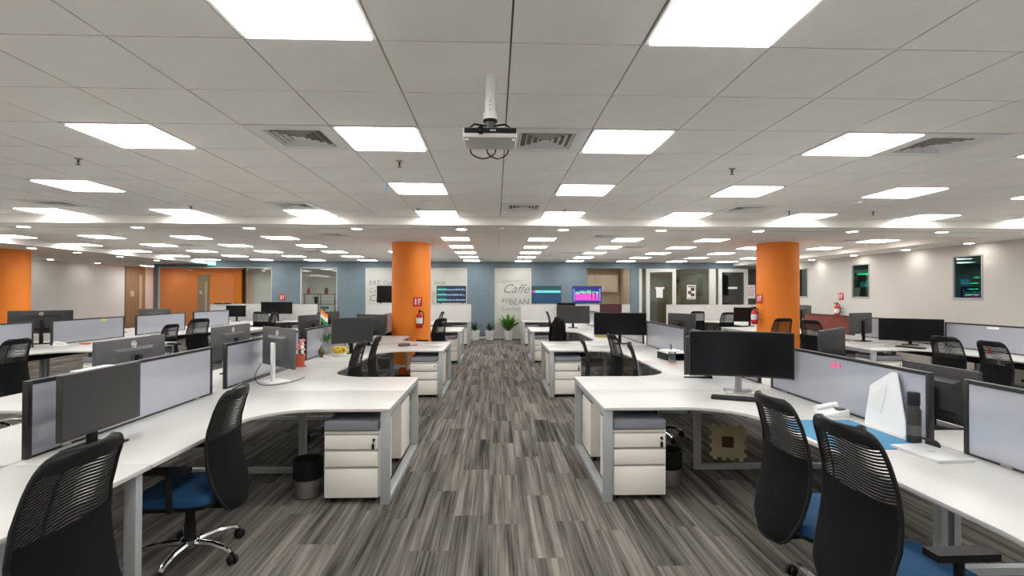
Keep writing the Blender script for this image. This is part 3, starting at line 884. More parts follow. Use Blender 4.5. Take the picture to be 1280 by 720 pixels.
# ---------------------------------------------------------------- mobile drawer units
def pedestal(row, s, k, near, key=False, half=False):
    side = 'aisle' if (row in ('L1', 'L2')) == (s > 0) else 'outer'
    lab = 'white drawer pedestal under %s desk from blue wall, %s, in %s' % (
        ORD[k], 'turned away' if near else 'facing it', ROWN[row])
    yc = PY + PER * k if not half else 17.13
    x = SP[row] + s * (DUR[row] - (.305 if row != 'R1' else .297))
    t = thing('drawer_pedestal', lab, 'drawers', (x, yc + (-.735 if near else .735), 0), 0 if near else PI)
    W = .215
    link('body', cached('pb', lambda: MB().box(-W, W, .02, .50, .045, .565).mesh('body', 'white_steel', bevel=.003)), t)
    for i, (a, b) in enumerate(((.425, .545), (.29, .418), (.048, .283))):
        d = link('drawer', cached('pd%d' % i, lambda: MB().box(-W + .008, W - .008, 0, .02, a, b - .012).mesh('drawer', 'white_steel', bevel=.002)), t)
        link('finger_pull', cached('pp%d' % i, lambda: MB().box(-W + .008, W - .008, .008, .021, b - .012, b).mesh('finger_pull', 'shadow_gap')), d)
    link('cushion', cached('pc', lambda: MB().box(-W, W, -.005, .50, .565, .645).mesh('cushion', 'cushion', bevel=.018, seg=3)), t)
    lk = link('lock', cached('pk', lambda: MB().lathe([(.011, 0), (.011, .006)], 12, T=Matrix.Translation((W - .04, .0, .50)) @ Matrix.Rotation(PI / 2, 4, 'X')).mesh('lock', 'steel' if not key else 'black')), t)
    if key:
        link('key', cached('pkey', lambda: MB().box(W - .043, W - .037, -.03, -.004, .49, .51).box(W - .052, W - .034, -.022, -.012, .43, .47).tube([(W - .04, -.018, .495), (W - .043, -.017, .465)], .003, 6).mesh('key', 'black')), t)
    for x_ in (-W + .05, W - .05):
        for y_ in (.07, .45):
            link('caster', cached('pcast', lambda: MB().lathe([(.02, -.012), (.022, 0), (.02, .012)], 12, T=Matrix.Rotation(PI / 2, 4, 'Y')).mesh('caster', 'black', smooth=True)), t, (x_, y_, .022))
for k in (0, 1, 2):
    for near in (True, False):
        pedestal('L1', 1, k, near, key=(k == 0 and near)); pedestal('R1', -1, k, near, key=(k < 2 and near))
        pedestal('L2', 1, k, near); pedestal('R2', -1, k, near)
for row, s in (('L1', 1), ('R1', -1), ('L2', 1), ('R2', -1)):
    pedestal(row, s, 3, True, half=True)

# ---------------------------------------------------------------- office chairs (face local +X)
HW = [(0, .10), (.04, .15), (.10, .185), (.2, .212), (.4, .226), (.6, .222), (.8, .212), (.9, .204), (.94, .196), (.965, .184), (.982, .168), (.993, .150), (1, .125)]
PR = [(0, -.315), (.1, -.30), (.25, -.262), (.4, -.235), (.55, -.225), (.7, -.235), (.85, -.265), (1, -.305)]
def interp(tab, v):
    for (a, x), (b, y) in zip(tab, tab[1:]):
        if v <= b: return x + (y - x) * (v - a) / (b - a)
    return tab[-1][1]
BZ0, BH = .37, .72
def bp_(u, v):
    return (interp(PR, v) + .035 * u * u, u * interp(HW, v), BZ0 + BH * v)
def chair_parts():
    P = {}
    vs1 = [0, .03, .07, .13, .2, .3, .4, .5, .57, .62]
    P['back_panel'] = MB().shell([[bp_(-1 + 2 * j / 10, v) for j in range(11)] for v in vs1], (-.014, 0, 0)).mesh('back_panel', 'black_fabric', smooth=True)
    vs2 = [.92, .94, .955, .968, .98, .988, .995, 1.0]
    tp = MB().shell([[bp_(-1 + 2 * j / 10, v) for j in range(11)] for v in vs2], (-.016, 0, 0))
    n = 24
    for i in range(n):
        row = []
        for j in range(15):
            u = -.97 + 1.94 * j / 14
            v = .56 + i * .0182 + .05 * (-u) + .035 * math.sin(u * 2.8 + .7)
            row.append((u, min(max(v, .605), .94)))
        if max(p[1] for p in row) - min(p[1] for p in row) < .004: continue
        tp.shell([[bp_(u, v - .0058) for u, v in row], [bp_(u, min(v + .0058, .945)) for u, v in row]], (-.008, 0, 0))
    for u in (.55,):
        tp.shell([[bp_(u - .02, .6 + .34 * q / 8) for q in range(9)], [bp_(u + .02, .6 + .34 * q / 8) for q in range(9)]], (-.008, 0, 0))
    P['back_lattice'] = tp.mesh('back_lattice', 'black', smooth=True)
    pts = [bp_(-1, v / 60) for v in range(61)] + [bp_(-1 + 2 * j / 8, 1) for j in range(1, 8)] + [bp_(1, 1 - v / 60) for v in range(61)] + [bp_(1 - 2 * j / 6, 0) for j in range(1, 7)]
    P['back_frame'] = MB().tube([(x - .007, y, z) for x, y, z in pts], .0095, 8).mesh('back_frame', 'black', smooth=True)
    P['back_bracket'] = MB().tube([(.02, .0, .375), (-.16, 0, .365), (-.25, 0, .368), (-.285, 0, .385), (-.295, 0, .42)], [.024, .024, .022, .018, .012], 8).mesh('back_bracket', 'black', smooth=True)
    sq = []
    for k in range(36):
        a = 2 * PI * k / 36
        c, s_ = math.cos(a), math.sin(a)
        e = 2 / 5
        sq.append((abs(c) ** e * (1 if c > 0 else -1), abs(s_) ** e * (1 if s_ > 0 else -1)))
    def cush(levels, rx, ry):
        m = MB(); vs_ = []; fs_ = []
        for z, q in levels:
            vs_ += [(.02 + x * rx * q, y * ry * q, z - (.018 * max(0, x) ** 3)) for x, y in sq]
        for i in range(len(levels) - 1):
            for k in range(36):
                fs_.append((i * 36 + k, i * 36 + (k + 1) % 36, (i + 1) * 36 + (k + 1) % 36, (i + 1) * 36 + k))
        fs_.append(tuple(range(35, -1, -1))); fs_.append(tuple(range((len(levels) - 1) * 36, len(levels) * 36)))
        return m.add(vs_, fs_)
    P['seat'] = cush([(.435, .95), (.445, 1.0), (.475, 1.0), (.492, .96), (.500, .86), (.502, .5)], .245, .245).mesh('seat', 'seat_blue', smooth=True)
    P['seat_pan'] = cush([(.405, .80), (.41, .90), (.435, .95)], .245, .245).mesh('seat_pan', 'black', smooth=True)
    P['gas_lift'] = MB().lathe([(.05, .395), (.05, .36), (.028, .35), (.028, .22), (.034, .22), (.034, .10)], 16).mesh('gas_lift', 'black', smooth=True)
    P['base_hub'] = MB().lathe([(.052, .075), (.055, .12), (.04, .13)], 18).mesh('base_hub', 'chrome', smooth=True)
    for i in range(5):
        a = 2 * PI * i / 5 + .3
        c, s_ = math.cos(a), math.sin(a)
        P['base_arm.%d' % i] = MB().tube([(.04 * c, .04 * s_, .10), (.17 * c, .17 * s_, .105), (.27 * c, .27 * s_, .088), (.305 * c, .305 * s_, .066)], [.021, .019, .016, .013], 8).mesh('base_arm', 'chrome', smooth=True)
        m = MB()
        T = Matrix.Translation((.315 * c, .315 * s_, .029)) @ Matrix.Rotation(a + .6 * i, 4, 'Z') @ Matrix.Rotation(PI / 2, 4, 'Y')
        m.lathe([(.022, -.026), (.028, -.020), (.028, -.006), (.024, -.004)], 14, T=T).lathe([(.024, .004), (.028, .006), (.028, .020), (.022, .026)], 14, T=T)
        m.tube([(.315 * c, .315 * s_, .03), (.31 * c, .31 * s_, .07)], .010, 6)
        P['caster.%d' % i] = m.mesh('caster', 'black', smooth=True)
    for s_ in (-1, 1):
        P['armrest.%d' % (s_ > 0)] = MB().tube([(-.02, s_ * .20, .42), (-.02, s_ * .262, .43), (-.02, s_ * .272, .52), (-.02, s_ * .272, .655)], .017, 8).box(-.13, .11, s_ * .272 - .035, s_ * .272 + .035, .655, .682).mesh('armrest', 'black', smooth=True)
    P['tilt_lever'] = MB().tube([(.05, .0, .39), (.05, -.2, .385), (.05, -.27, .38)], .007, 6).mesh('tilt_lever', 'chrome', smooth=True)
    return P
CP = chair_parts()
proto = None
def chair(x, y, rz, label, lift=0.0, arms=True):
    global proto
    t = thing('office_chair', label, 'chair', (x, y, 0), rz, 'black mesh office chairs')
    for nm, me in CP.items():
        n = nm.split('.')[0]
        if n == 'armrest' and not arms: continue
        o = link(n, me, t)
        if lift and n.split('_')[0] in ('back', 'seat', 'armrest', 'tilt'): o.location.z = lift
    return t
def ch(x, y, rz, lab, **kw): return chair(x, y, rz, lab, **kw)
# row L1, aisle side (face the spine, -x)
ch(-1.73, 1.89, PI + .03, 'black mesh-back office chair at the matte monitor on the pale screen row', lift=.02)
ch(-1.90, 3.30, PI + .05, 'black mesh-back office chair with blue seat between matte monitor and drawer pedestal with keys', lift=-.04, arms=True)
ch(-1.80, 5.97, PI - .04, 'black mesh office chair nearer the silver-stand monitor, by the red flower pot bay', arms=False)
ch(-1.74, 6.50, PI + .06, 'black mesh office chair nearer the yellow flowers, by the red flower pot bay', lift=.02, arms=False)
ch(-1.30, 10.35, PI - .5, 'black office chair in front of the orange column with the flag row extinguisher', lift=.06)
ch(-1.75, 14.55, PI + .3, 'black office chair before the last flag row desk facing the white back panel', lift=.03)
# row R1
ch(1.73, 2.68, -.02, 'black mesh-back office chair beside the blue desk mat, nearer the curved monitor', lift=.02, arms=False)
ch(1.73, 2.14, .02, 'black mesh-back office chair beside the blue desk mat, nearer the silver laptop', lift=.02)
ch(1.80, 6.80, .1, 'black mesh office chair nearest the stationery tray in the bay behind the curved monitor', lift=.02, arms=False)
ch(1.36, 6.36, -.15, 'black mesh office chair in the middle of the bay behind the curved monitor', lift=0, arms=False)
ch(1.84, 5.92, -.25, 'black mesh office chair closest to the curved monitor peninsula in the bay behind it', lift=-.02, arms=False)
coat_chair = ch(1.50, 10.10, .2, 'black office chair with a dark jacket hung over its back', lift=.03)
ch(1.72, 14.4, 0, 'black office chair at the far end of the blue mat row, before its back panel', lift=.05)
# row L2
ch(-5.97, 6.35, PI + .05, 'black mesh office chair at the outer row nearest the white desk phone', lift=0)
ch(-6.45, 10.12, PI - .1, 'low black office chair at the outer row between two pale screens', lift=-.05)
ch(-5.45, 9.35, PI - .3, 'tall black office chair rolled out into the aisle of the outer row', lift=.10)
ch(-6.25, 14.2, PI, 'black office chair before the wide black monitor at the back of the outer row', lift=.03)
ch(-6.55, 14.9, PI / 2, 'black office chair facing the wide black monitor at the back of the outer row', lift=.03)
# row R2 and R1 outer side
ch(6.18, 6.66, .1, 'black mesh office chair at the wide monitor under the green-tinted windows', lift=0)
ch(6.14, 5.93, -.10, 'black mesh office chair next to the yellow-green plant under the green-tinted windows', lift=0)
ch(5.55, 10.15, PI / 2 + .2, 'black office chair turned away in front of the orange column under the tinted windows', lift=.08)
ch(5.72, 8.9, .3, 'black office chair beside the orange column in the aisle before the tinted windows', lift=.10)
ch(5.95, 15.3, PI / 2, 'black office chair facing the back panel of the tinted-window row, nearer the aisle', lift=.04)
ch(6.40, 14.40, PI / 2 + .2, 'black office chair facing the back panel of the tinted-window row, nearer its dark monitor', lift=.04)
ch(3.75, 11.5, PI - .1, 'black office chair on the far side of the blue mat row near the office door', lift=.03)

# dark jacket on its chair
t = thing('jacket', 'dark jacket draped over the back of an office chair', 'jacket', coat_chair.location + Vector((-.265, -.05, 0)), .2)
levels = [(1.16, .05, .06), (1.145, .085, .15), (1.10, .10, .215), (1.02, .105, .245), (.90, .105, .255), (.78, .115, .265), (.66, .12, .27), (.58, .12, .265)]
mb = MB(); vs_ = []; fs_ = []
for q, (z, rx, ry) in enumerate(levels):
    for k in range(40):
        a = 2 * PI * k / 40
        w = 1 + (.05 * math.sin(a * 9 + q * .4) + .03 * math.sin(a * 5)) * min(1, q / 3)
        vs_.append((rx * math.cos(a) * w, ry * math.sin(a) * w, z))
for i in range(len(levels) - 1):
    for k in range(40):
        fs_.append((i * 40 + k, i * 40 + (k + 1) % 40, (i + 1) * 40 + (k + 1) % 40, (i + 1) * 40 + k))
fs_.append(tuple(range(39, -1, -1)))
mb.add(vs_, fs_)
mb.build('body', 'black_fabric', t, smooth=True)
for s_ in (-1, 1):
    MB().tube([(0, s_ * .19, 1.09), (-.05, s_ * .265, .98), (-.07, s_ * .285, .8), (-.06, s_ * .28, .62)], [.05, .055, .05, .045], 10).build('sleeve', 'black_fabric', t, smooth=True)
MB().tube([(.04, -.08, 1.13), (-.04, -.06, 1.165), (-.07, 0, 1.17), (-.04, .06, 1.165), (.04, .08, 1.13)], .022, 8).build('collar', 'black_fabric', t, smooth=True)

# ---------------------------------------------------------------- monitors (screen faces local +X, origin on the desk)
def monitor(x, y, rz, w, h, zb, label, curve=0.0, shell='bezel', front='screen', stand='black', base='slab', logo=False, z=.75, neck_to=None):
    t = thing('monitor', label, 'monitor', (x, y, z), rz)
    key = (w, h, zb, curve, shell, front, stand, base)
    def cx(u): return curve * u * u          # edges come forward
    n = 12 if curve else 2
    us = [-1 + 2 * i / n for i in range(n + 1)]
    def housing():
        m = MB()
        m.shell([[(cx(u), u * w / 2, zb) for u in us], [(cx(u), u * w / 2, zb + h) for u in us]], (-.028, 0, 0))
        return m.mesh('housing', shell, bevel=.003)
    hs = link('housing', cached(key + ('h',), housing), t)
    def bulge():
        m = MB()
        a, b = w * .30, h * .32; zc = zb + h * .48
        v0 = [(-.027, s1 * a, zc + s2 * b) for s1, s2 in ((-1, -1), (1, -1), (1, 1), (-1, 1))]
        v1 = [(-.055, s1 * a * .8, zc + s2 * b * .75) for s1, s2 in ((-1, -1), (1, -1), (1, 1), (-1, 1))]
        m.add(v0 + v1, [(0, 1, 2, 3), (7, 6, 5, 4)] + [(i, (i + 1) % 4, 4 + (i + 1) % 4, 4 + i) for i in range(4)])
        return m.mesh('rear_hump', shell, bevel=.004)
    link('rear_hump', cached(key + ('b',), bulge), t)
    def scr():
        b = .009
        m = MB().shell([[(cx(u) + .0005, u * (w / 2 - b), zb + .016) for u in us], [(cx(u) + .0005, u * (w / 2 - b), zb + h - b) for u in us]], (.0012, 0, 0))
        return m.mesh('screen', front, smooth=True)
    link('screen', cached(key + ('s',), scr), t)
    def neck():
        return MB().box(-.085, -.056, -.028, .028, .012, zb + h * .62).mesh('stand_neck', stand if stand != 'black' else 'black', bevel=.004)
    link('stand_neck', cached(key + ('n',), neck), t)
    def foot():
        m = MB()
        if base == 'slab':
            m.box(-.16, .06, -.12, .12, 0, .012)
        else:
            for s_ in (-1, 1):
                T = Matrix.Translation((-.07, 0, 0)) @ Matrix.Rotation(s_ * .75, 4, 'Z')
                m.add([(-.03, -.02, 0), (.26, -.012, 0), (.26, .012, 0), (-.03, .02, 0), (-.03, -.02, .022), (.26, -.012, .010), (.26, .012, .010), (-.03, .02, .022)],
                      [(3, 2, 1, 0), (4, 5, 6, 7), (0, 1, 5, 4), (1, 2, 6, 5), (2, 3, 7, 6), (3, 0, 4, 7)], 0, T)
        return m.mesh('stand_base', stand, bevel=.003 if base == 'slab' else 0)
    link('stand_base', cached(key + ('f',), foot), t)
    if logo:
        def ring():
            m = MB()
            zc = zb + h * .86
            pts = [(-.0295, .026 * math.cos(a), zc + .026 * math.sin(a)) for a in [2 * PI * i / 20 for i in range(21)]]
            m.tube(pts, .0035, 6)
            for q in range(3):
                m.box(-.031, -.028, -.014 + q * .010, -.008 + q * .010, zc - .010, zc + .010)
            return m.mesh('logo', 'white')
        link('logo', cached(key + ('l',), ring), hs)
    return t
def face(dx, dy): return math.atan2(dy, dx)
# L1 aisle side
monitor(-2.28, 3.10, 0.0, .61, .355, .105, 'matte dark monitor on black stand before a pale screen, nearest the mesh chair', front='screen_matte')
monitor(-2.20, 5.36, face(.68, .73), .69, .395, .15, 'monitor seen from behind on a silver stand beside the red flower pot', shell='shell_grey', stand='white', logo=True)
monitor(-2.13, 7.80, face(.55, -.84), .62, .385, .15, 'dark grey monitor above the yellow flowers', front='screen_matte', shell='shell_grey')
monitor(-2.15, 9.05, face(.45, .9), .61, .36, .17, 'black monitor behind the dark grey one above the yellow flowers', shell='bezel')
# L1 outer side
monitor(-3.02, 4.38, PI, .81, .365, .16, 'wide grey monitor back with round logo behind the pale screen of the flag row', shell='shell_grey', logo=True)
monitor(-2.98, 5.92, PI, .81, .365, .17, 'wide grey monitor back with round logo and hanging cable behind the flag row screen', shell='shell_grey', logo=True)
monitor(-2.95, 8.35, PI - .3, .61, .37, .18, 'black monitor behind the pale screen beside the tricolour flag', shell='bezel')
monitor(-2.95, 9.2, PI - .3, .61, .37, .20, 'black monitor behind the pale screen one place beyond the tricolour flag', shell='bezel')
# R1 aisle side
monitor(2.21, 4.62, face(-.30, -.95), .87, .41, .15, 'curved ultrawide black monitor on a grey stand with keyboard below', curve=.07, stand='steel', base='slab')
monitor(2.24, 5.50, face(-.55, .83), .68, .40, .06, 'dark monitor standing back to back behind the curved ultrawide one', stand='black', base='vee')
monitor(2.22, 9.15, face(-.15, -1), .92, .40, .16, 'wide black monitor in the bay behind the stationery tray', stand='black')
monitor(2.02, 13.4, face(-.12, -1), .86, .46, .12, 'dark grey monitor beyond the jacket chair', front='screen_matte', shell='shell_grey')
monitor(2.30, 16.75, face(0, -1), .61, .36, .24, 'black monitor before the back panel between two televisions', shell='bezel')
monitor(3.75, 16.7, face(0, -1), .72, .40, .16, 'dark maroon screen monitor before the kitchenette', front='maroon_screen', shell='maroon_screen')
# R1 outer side
monitor(3.19, 4.78, face(.67, -.74), .80, .40, .17, 'glossy black monitor behind the pale screen with the pink note', shell='bezel')
monitor(3.06, 3.46, 0.0, .61, .37, .04, 'black monitor back showing in the gap between two pale screens beside the bottle', shell='bezel')
monitor(3.12, 8.55, .4, .62, .40, .17, 'black monitor behind the pale screen near the stationery tray', shell='bezel')
# L2
monitor(-7.98, 9.35, face(-.65, .76), .86, .40, .18, 'wide black monitor back above the outer row screens near the orange column', curve=.06, shell='bezel', logo=True)
monitor(-7.95, 12.35, face(-.5, .87), .62, .37, .15, 'dark monitor back above the outer row screens before the orange lounge', shell='shell_grey')
monitor(-6.95, 16.7, face(0, -1), .98, .38, .23, 'wide black monitor before the back panel of the outer row', curve=.05)
monitor(-8.2, 16.6, face(0, -1), .61, .36, .14, 'black monitor beside the wide one before the back panel of the outer row')
# R2
monitor(7.32, 8.9, face(-.60, -.80), .92, .40, .07, 'wide black curved monitor under the tinted windows beside a keyboard', curve=.05)
monitor(7.0, 9.72, face(-.35, .94), .62, .40, .14, 'grey monitor back on a black stand next to the wide curved one under the windows', shell='shell_grey')
monitor(7.1, 14.2, face(-.25, -1), .86, .40, .12, 'black monitor on a round stand by the orange column and office doors')
monitor(8.1, 13.35, face(1, .1), .6, .36, .25, 'small dark monitor peeking over the maroon screen under the windows', shell='shell_grey')

# ---------------------------------------------------------------- televisions on the back panels
TVZ = 1.285
def tv(x, label, kind):
    t = thing('television', label, 'television', (x, 17.15, TVZ))
    W, H, zb = .485, .565, .045
    MB().box(-W, W, -.012, .035, zb, zb + H).build('housing', 'black', t, bevel=.004)
    for s_ in (-1, 1):
        MB().tube([(s_ * .36, -.10, .004), (s_ * .36, .01, zb + .01), (s_ * .36, .12, .004)], .008, 6).build('foot', 'black', t)
    g = MB()
    mats = ['tv_navy', 'tv_deep', 'tv_green', 'tv_cyan', 'tv_white', 'tv_pink', 'tv_lime', 'tv_blue', 'tv_lilac', 'screen']
    ix = {m: i for i, m in enumerate(mats)}
    d = [-.0125]
    def q(x0, x1, z0, z1, m):
        d[0] -= .00008
        g.quad((x0, d[0], zb + z0), (x1, d[0], zb + z0), (x1, d[0], zb + z1), (x0, d[0], zb + z1), ix[m])
    w = W - .012
    q(-w, w, .015, H - .012, {'a': 'tv_navy', 'b': 'tv_deep', 'c': 'tv_blue', 'off': 'screen'}[kind])
    rr = random.Random(3)
    if kind == 'a':
        q(-w, -w + .26, .02, H - .02, 'tv_green')
        for r_ in range(3):
            z_ = .075 + r_ * .17
            for i in range(30):
                x0 = -w + .02 + i * .0305
                q(x0, x0 + .018, z_, z_ + .02 + .035 * (rr.random() if i > 9 else 1), 'tv_cyan' if i < 10 else 'tv_white' if (i + r_) % 3 else 'tv_lilac')
    elif kind == 'b':
        q(-w, w, .42, H - .015, 'tv_green')
        q(-w, -w + .10, .35, .41, 'tv_pink'); q(-w + .10, w - .01, .34, .42, 'tv_cyan'); q(-.17, -.10, .36, .41, 'tv_lilac')
        for r_ in range(4):
            q(-w + .02 + .1 * r_, w - .1, .07 + r_ * .065, .08 + r_ * .065, 'tv_green')
    elif kind == 'c':
        q(-w + .08, w - .09, .09, .31, 'tv_pink')
        for i in range(26):
            x0 = -w + .08 + i * .0297
            if i in (18, 22): q(x0, x0 + .028, .12, .40, 'tv_navy'); continue
            hh = .29 + .06 * rr.random()
            q(x0, x0 + .027, hh, hh + .04, 'tv_white'); q(x0, x0 + .027, hh + .04, hh + .04 + .07 * rr.random(), 'tv_lime')
        for s0 in (-w + .01, w - .07):
            for i in range(7):
                q(s0, s0 + .05, .06 + i * .062, .10 + i * .062, 'tv_lilac')
        q(-w + .1, w - .3, .46, .475, 'tv_deep')
    g.build('screen_picture', mats, t)
tv(-1.46, 'television with three rows of small bars on the panel beside the flag row column', 'a')
tv(1.70, 'television with a cyan band on the panel beside the coffee lettering glass', 'b')
tv(3.05, 'television with a magenta bar chart on the panel before the kitchenette', 'c')
tv(-3.42, 'dark television half hidden behind the orange column before the lettering glass', 'off')

# ---------------------------------------------------------------- desk items
DT = .75
# tricolour flag on the flag row screen
t = thing('small_flag', 'small saffron, white and green tricolour flag standing on a desk screen', 'flag', (-2.53, 7.55, 1.17))
MB().tube([(0, 0, 0), (.0, .03, .21)], .004, 6).build('stick', 'steel', t)
MB().box(-.018, .018, -.018, .018, 0, .012).build('clip', 'black', t)
for i, m in enumerate(('cloth_green', 'cloth_white', 'saffron')):
    row = []
    for r_ in range(2):
        z_ = .03 + (i + r_) * .055
        row.append([(.005 + .11 * j / 8, -.05 * j / 8 + .03 * z_ / .2 + .015 * math.sin(j * .9), z_ + .045 - .075 * j / 8) for j in range(9)])
    MB().shell(row, (0, .002, 0)).build('stripe', m, t)
# hanging green garland on the screen
t = thing('garland', 'green leafy wreath hung on the pale screen under the tricolour flag', 'garland', (-2.505, 7.72, 1.04))
mb = MB()
for k in range(150):
    a = -PI + PI * (k / 150); rr = random.uniform(.07, .13)
    c = Vector((random.uniform(.0, .03), rr * math.cos(a) * 1.1, rr * math.sin(a)))
    d = Vector((random.uniform(0, 1), random.uniform(-1, 1), random.uniform(-1, 1))).normalized()
    e = d.cross(Vector((1, .3, .2))).normalized() * .010
    mb.add([c, c + d * .018 + e, c + d * .036, c + d * .018 - e], [(0, 1, 2, 3)])
mb.build('leaves', 'leaf', t)
MB().tube([(.005, .11 * math.cos(a), .1 * math.sin(a)) for a in [-PI + PI * i / 12 for i in range(13)]], .005, 6).build('wire', 'bronze', t)
# red pot with flowers
t = thing('flower_pot', 'terracotta pot of pink and white flowers on the flag row desk', 'plant', (-2.40, 6.42, DT))
MB().lathe([(.055, 0), (.066, .11), (.072, .11), (.072, .145), (.062, .145), (.058, .12), (0, .118)], 20).build('pot', 'terracotta', t, smooth=True)
MB().lathe([(.075, 0), (.085, .008), (.085, .012), (.055, .010)], 20).build('saucer', 'petal_pink', t, smooth=True)
def blooms(parent, name, m, n, zc, rad, hz, seed, s_=.018):
    rr = random.Random(seed); b = MB()
    for k in range(n):
        c = Vector((rr.gauss(0, rad * .5), rr.gauss(0, rad * .5), zc + rr.uniform(-hz, hz)))
        b.lathe([(.2 * s_, -s_ * .5), (s_, 0), (.3 * s_, s_ * .45)], 6, c=c)
    return b.build(name, m, parent, smooth=True)
blooms(t, 'pink_blooms', 'petal_pink', 26, .27, .055, .06, 1)
blooms(t, 'white_blooms', 'petal_white', 16, .20, .05, .05, 2)
MB().tube([(0, 0, .12), (.01, .01, .22)], .012, 6).build('stem', 'leaf_mid', t)
# yellow flowers
t = thing('flower_box', 'white tray of yellow flowers before the dark grey monitor', 'plant', (-2.22, 7.45, DT))
MB().box(-.09, .09, -.05, .05, 0, .05).build('tray', 'white', t, bevel=.006)
blooms(t, 'yellow_blooms', 'petal_yellow', 90, .095, .10, .04, 4, .020)
blooms(t, 'leaves', 'leaf_mid', 18, .065, .07, .012, 5, .015)
# bronze figurine
t = thing('figurine', 'small bronze pear-shaped figurine at the foot of the pale flag row screen', 'figurine', (-2.44, 7.35, DT))
MB().lathe([(.02, 0), (.03, .008), (.018, .02), (.040, .05), (.045, .08), (.034, .115), (.014, .135), (.005, .17), (0, .18)], 18).build('body', 'bronze', t, smooth=True)
MB().lathe([(.034, 0), (.034, .008)], 16).build('base', 'bronze', t)
# cables on the flag row desk
t = tag(MB().tube(smooth_pts([(-2.30, 4.72, .757), (-2.40, 4.80, .757), (-2.45, 5.0, .757), (-2.47, 5.6, .757), (-2.44, 6.3, .757)]), .006, 6).build('power_cable', 'cable', smooth=True), 'black cable lying along the foot of the flag row screen', 'cable')
t = tag(MB().tube(smooth_pts([(-2.33, 5.24, .95), (-2.34, 5.12, .84), (-2.26, 5.04, .775), (-2.14, 5.10, .757), (-2.04, 5.3, .757), (-2.02, 5.55, .757)]), .004, 6).build('video_cable', 'cable', smooth=True), 'thin cable looping from the silver-stand monitor to the desk', 'cable')
# white phones
def phone(x, y, rz, label):
    t = thing('desk_phone', label, 'phone', (x, y, DT), rz)
    T = Matrix.Rotation(-.18, 4, 'Y')
    MB().add([(-.09, -.08, 0), (.09, -.08, 0), (.09, .08, 0), (-.09, .08, 0), (-.09, -.08, .055), (.09, -.08, .02), (.09, .08, .02), (-.09, .08, .055)],
             [(3, 2, 1, 0), (4, 5, 6, 7), (0, 1, 5, 4), (1, 2, 6, 5), (2, 3, 7, 6), (3, 0, 4, 7)]).build('base', 'white', t, bevel=.006)
    MB().tube([(-.075, -.05, .066), (-.03, -.053, .066), (.05, -.053, .05), (.085, -.05, .042)], [.021, .016, .016, .021], 8).build('handset', 'white', t, smooth=True)
    MB().box(-.07, -.02, .0, .065, .048, .058).build('display', 'shell_grey', t)
phone(-7.30, 8.95, .2, 'white desk phone on the outer row desk before the gap in the screens')
phone(2.50, 3.78, PI, 'white desk phone just past the blue mat beside the pale screen')
# blue mat and things on it
t = tag(MB().box(1.97, 2.52, 2.93, 3.62, DT, DT + .004).build('desk_mat', 'mat_blue', bevel=.0015), 'blue rectangular desk mat under the leaning white sheet', 'desk mat')
t = thing('white_board', 'white plastic sheet with a cut corner leaning on the pale screen above the blue mat', 'sheet', (2.57, 3.36, DT))
T = Matrix.Rotation(.16, 4, 'Y')
poly = [(-.20, .02), (-.045, .39), (-.005, .39), (.17, .27), (.17, .0), (-.18, .0)]
MB().add([(0, y_, z_) for y_, z_ in poly] + [(.008, y_, z_) for y_, z_ in poly],
         [(5, 4, 3, 2, 1, 0), (6, 7, 8, 9, 10, 11)] + [(i, (i + 1) % 6, 6 + (i + 1) % 6, 6 + i) for i in range(6)], 0, T).build('sheet', 'paper', t)
MB().add([(-.004, .02, .30), (-.022, .13, .20), (-.022, .12, .13), (-.004, .03, .10)], [(0, 1, 2, 3)], 0, T).build('curled_flap', 'white', t)
t = thing('computer_mouse', 'black mouse beside the white sheet on the blue mat', 'mouse', (2.40, 3.33, DT + .004), .6)
mb = MB()
lv = [(0, 1), (.012, 1.0), (.024, .85), (.032, .55), (.035, .2)]
mb.lathe([(.03 * q, z_) for z_, q in lv], 18, sx=1.7)
mb.build('shell', 'black', t, smooth=True)
MB().box(.02, .038, -.003, .003, .022, .030).build('wheel', 'shell_grey', t)
t = thing('water_bottle', 'dark translucent water bottle with black lid beside the leaning white sheet', 'bottle', (2.535, 3.06, DT))
MB().lathe([(.036, 0), (.038, .008), (.038, .20), (.030, .215), (.030, .23)], 20).build('body', 'glass_dark' if False else 'bezel', t, smooth=True)
MB().lathe([(.033, .23), (.033, .30), (.030, .305), (0, .305)], 20).build('lid', 'black', t, smooth=True)
MB().lathe([(.0385, .05), (.0385, .11)], 20).build('label_band', 'shell_grey', t, smooth=True)
t = thing('laptop', 'closed silver laptop between the water bottle and the pale screen', 'laptop', (2.45, 2.84, DT), .08)
MB().box(-.11, .11, -.155, .155, .0, .009).build('base', 'laptop', t, bevel=.004)
MB().box(-.11, .11, -.155, .155, .0095, .016).build('lid', 'laptop', t, bevel=.003)
MB().lathe([(.02, .016), (.02, .0164)], 16, sx=1.1).build('logo', 'silver', t)
# things by the gap: stand, mouse
t = thing('computer_mouse', 'black mouse behind the laptop beside the gap between pale screens', 'mouse', (2.60, 3.0, DT + .0), 1.4)
MB().lathe([(.03 * q, z_) for z_, q in lv], 18, sx=1.7).build('shell', 'black', t, smooth=True)
MB().box(.02, .038, -.003, .003, .022, .030).build('wheel', 'shell_grey', t)
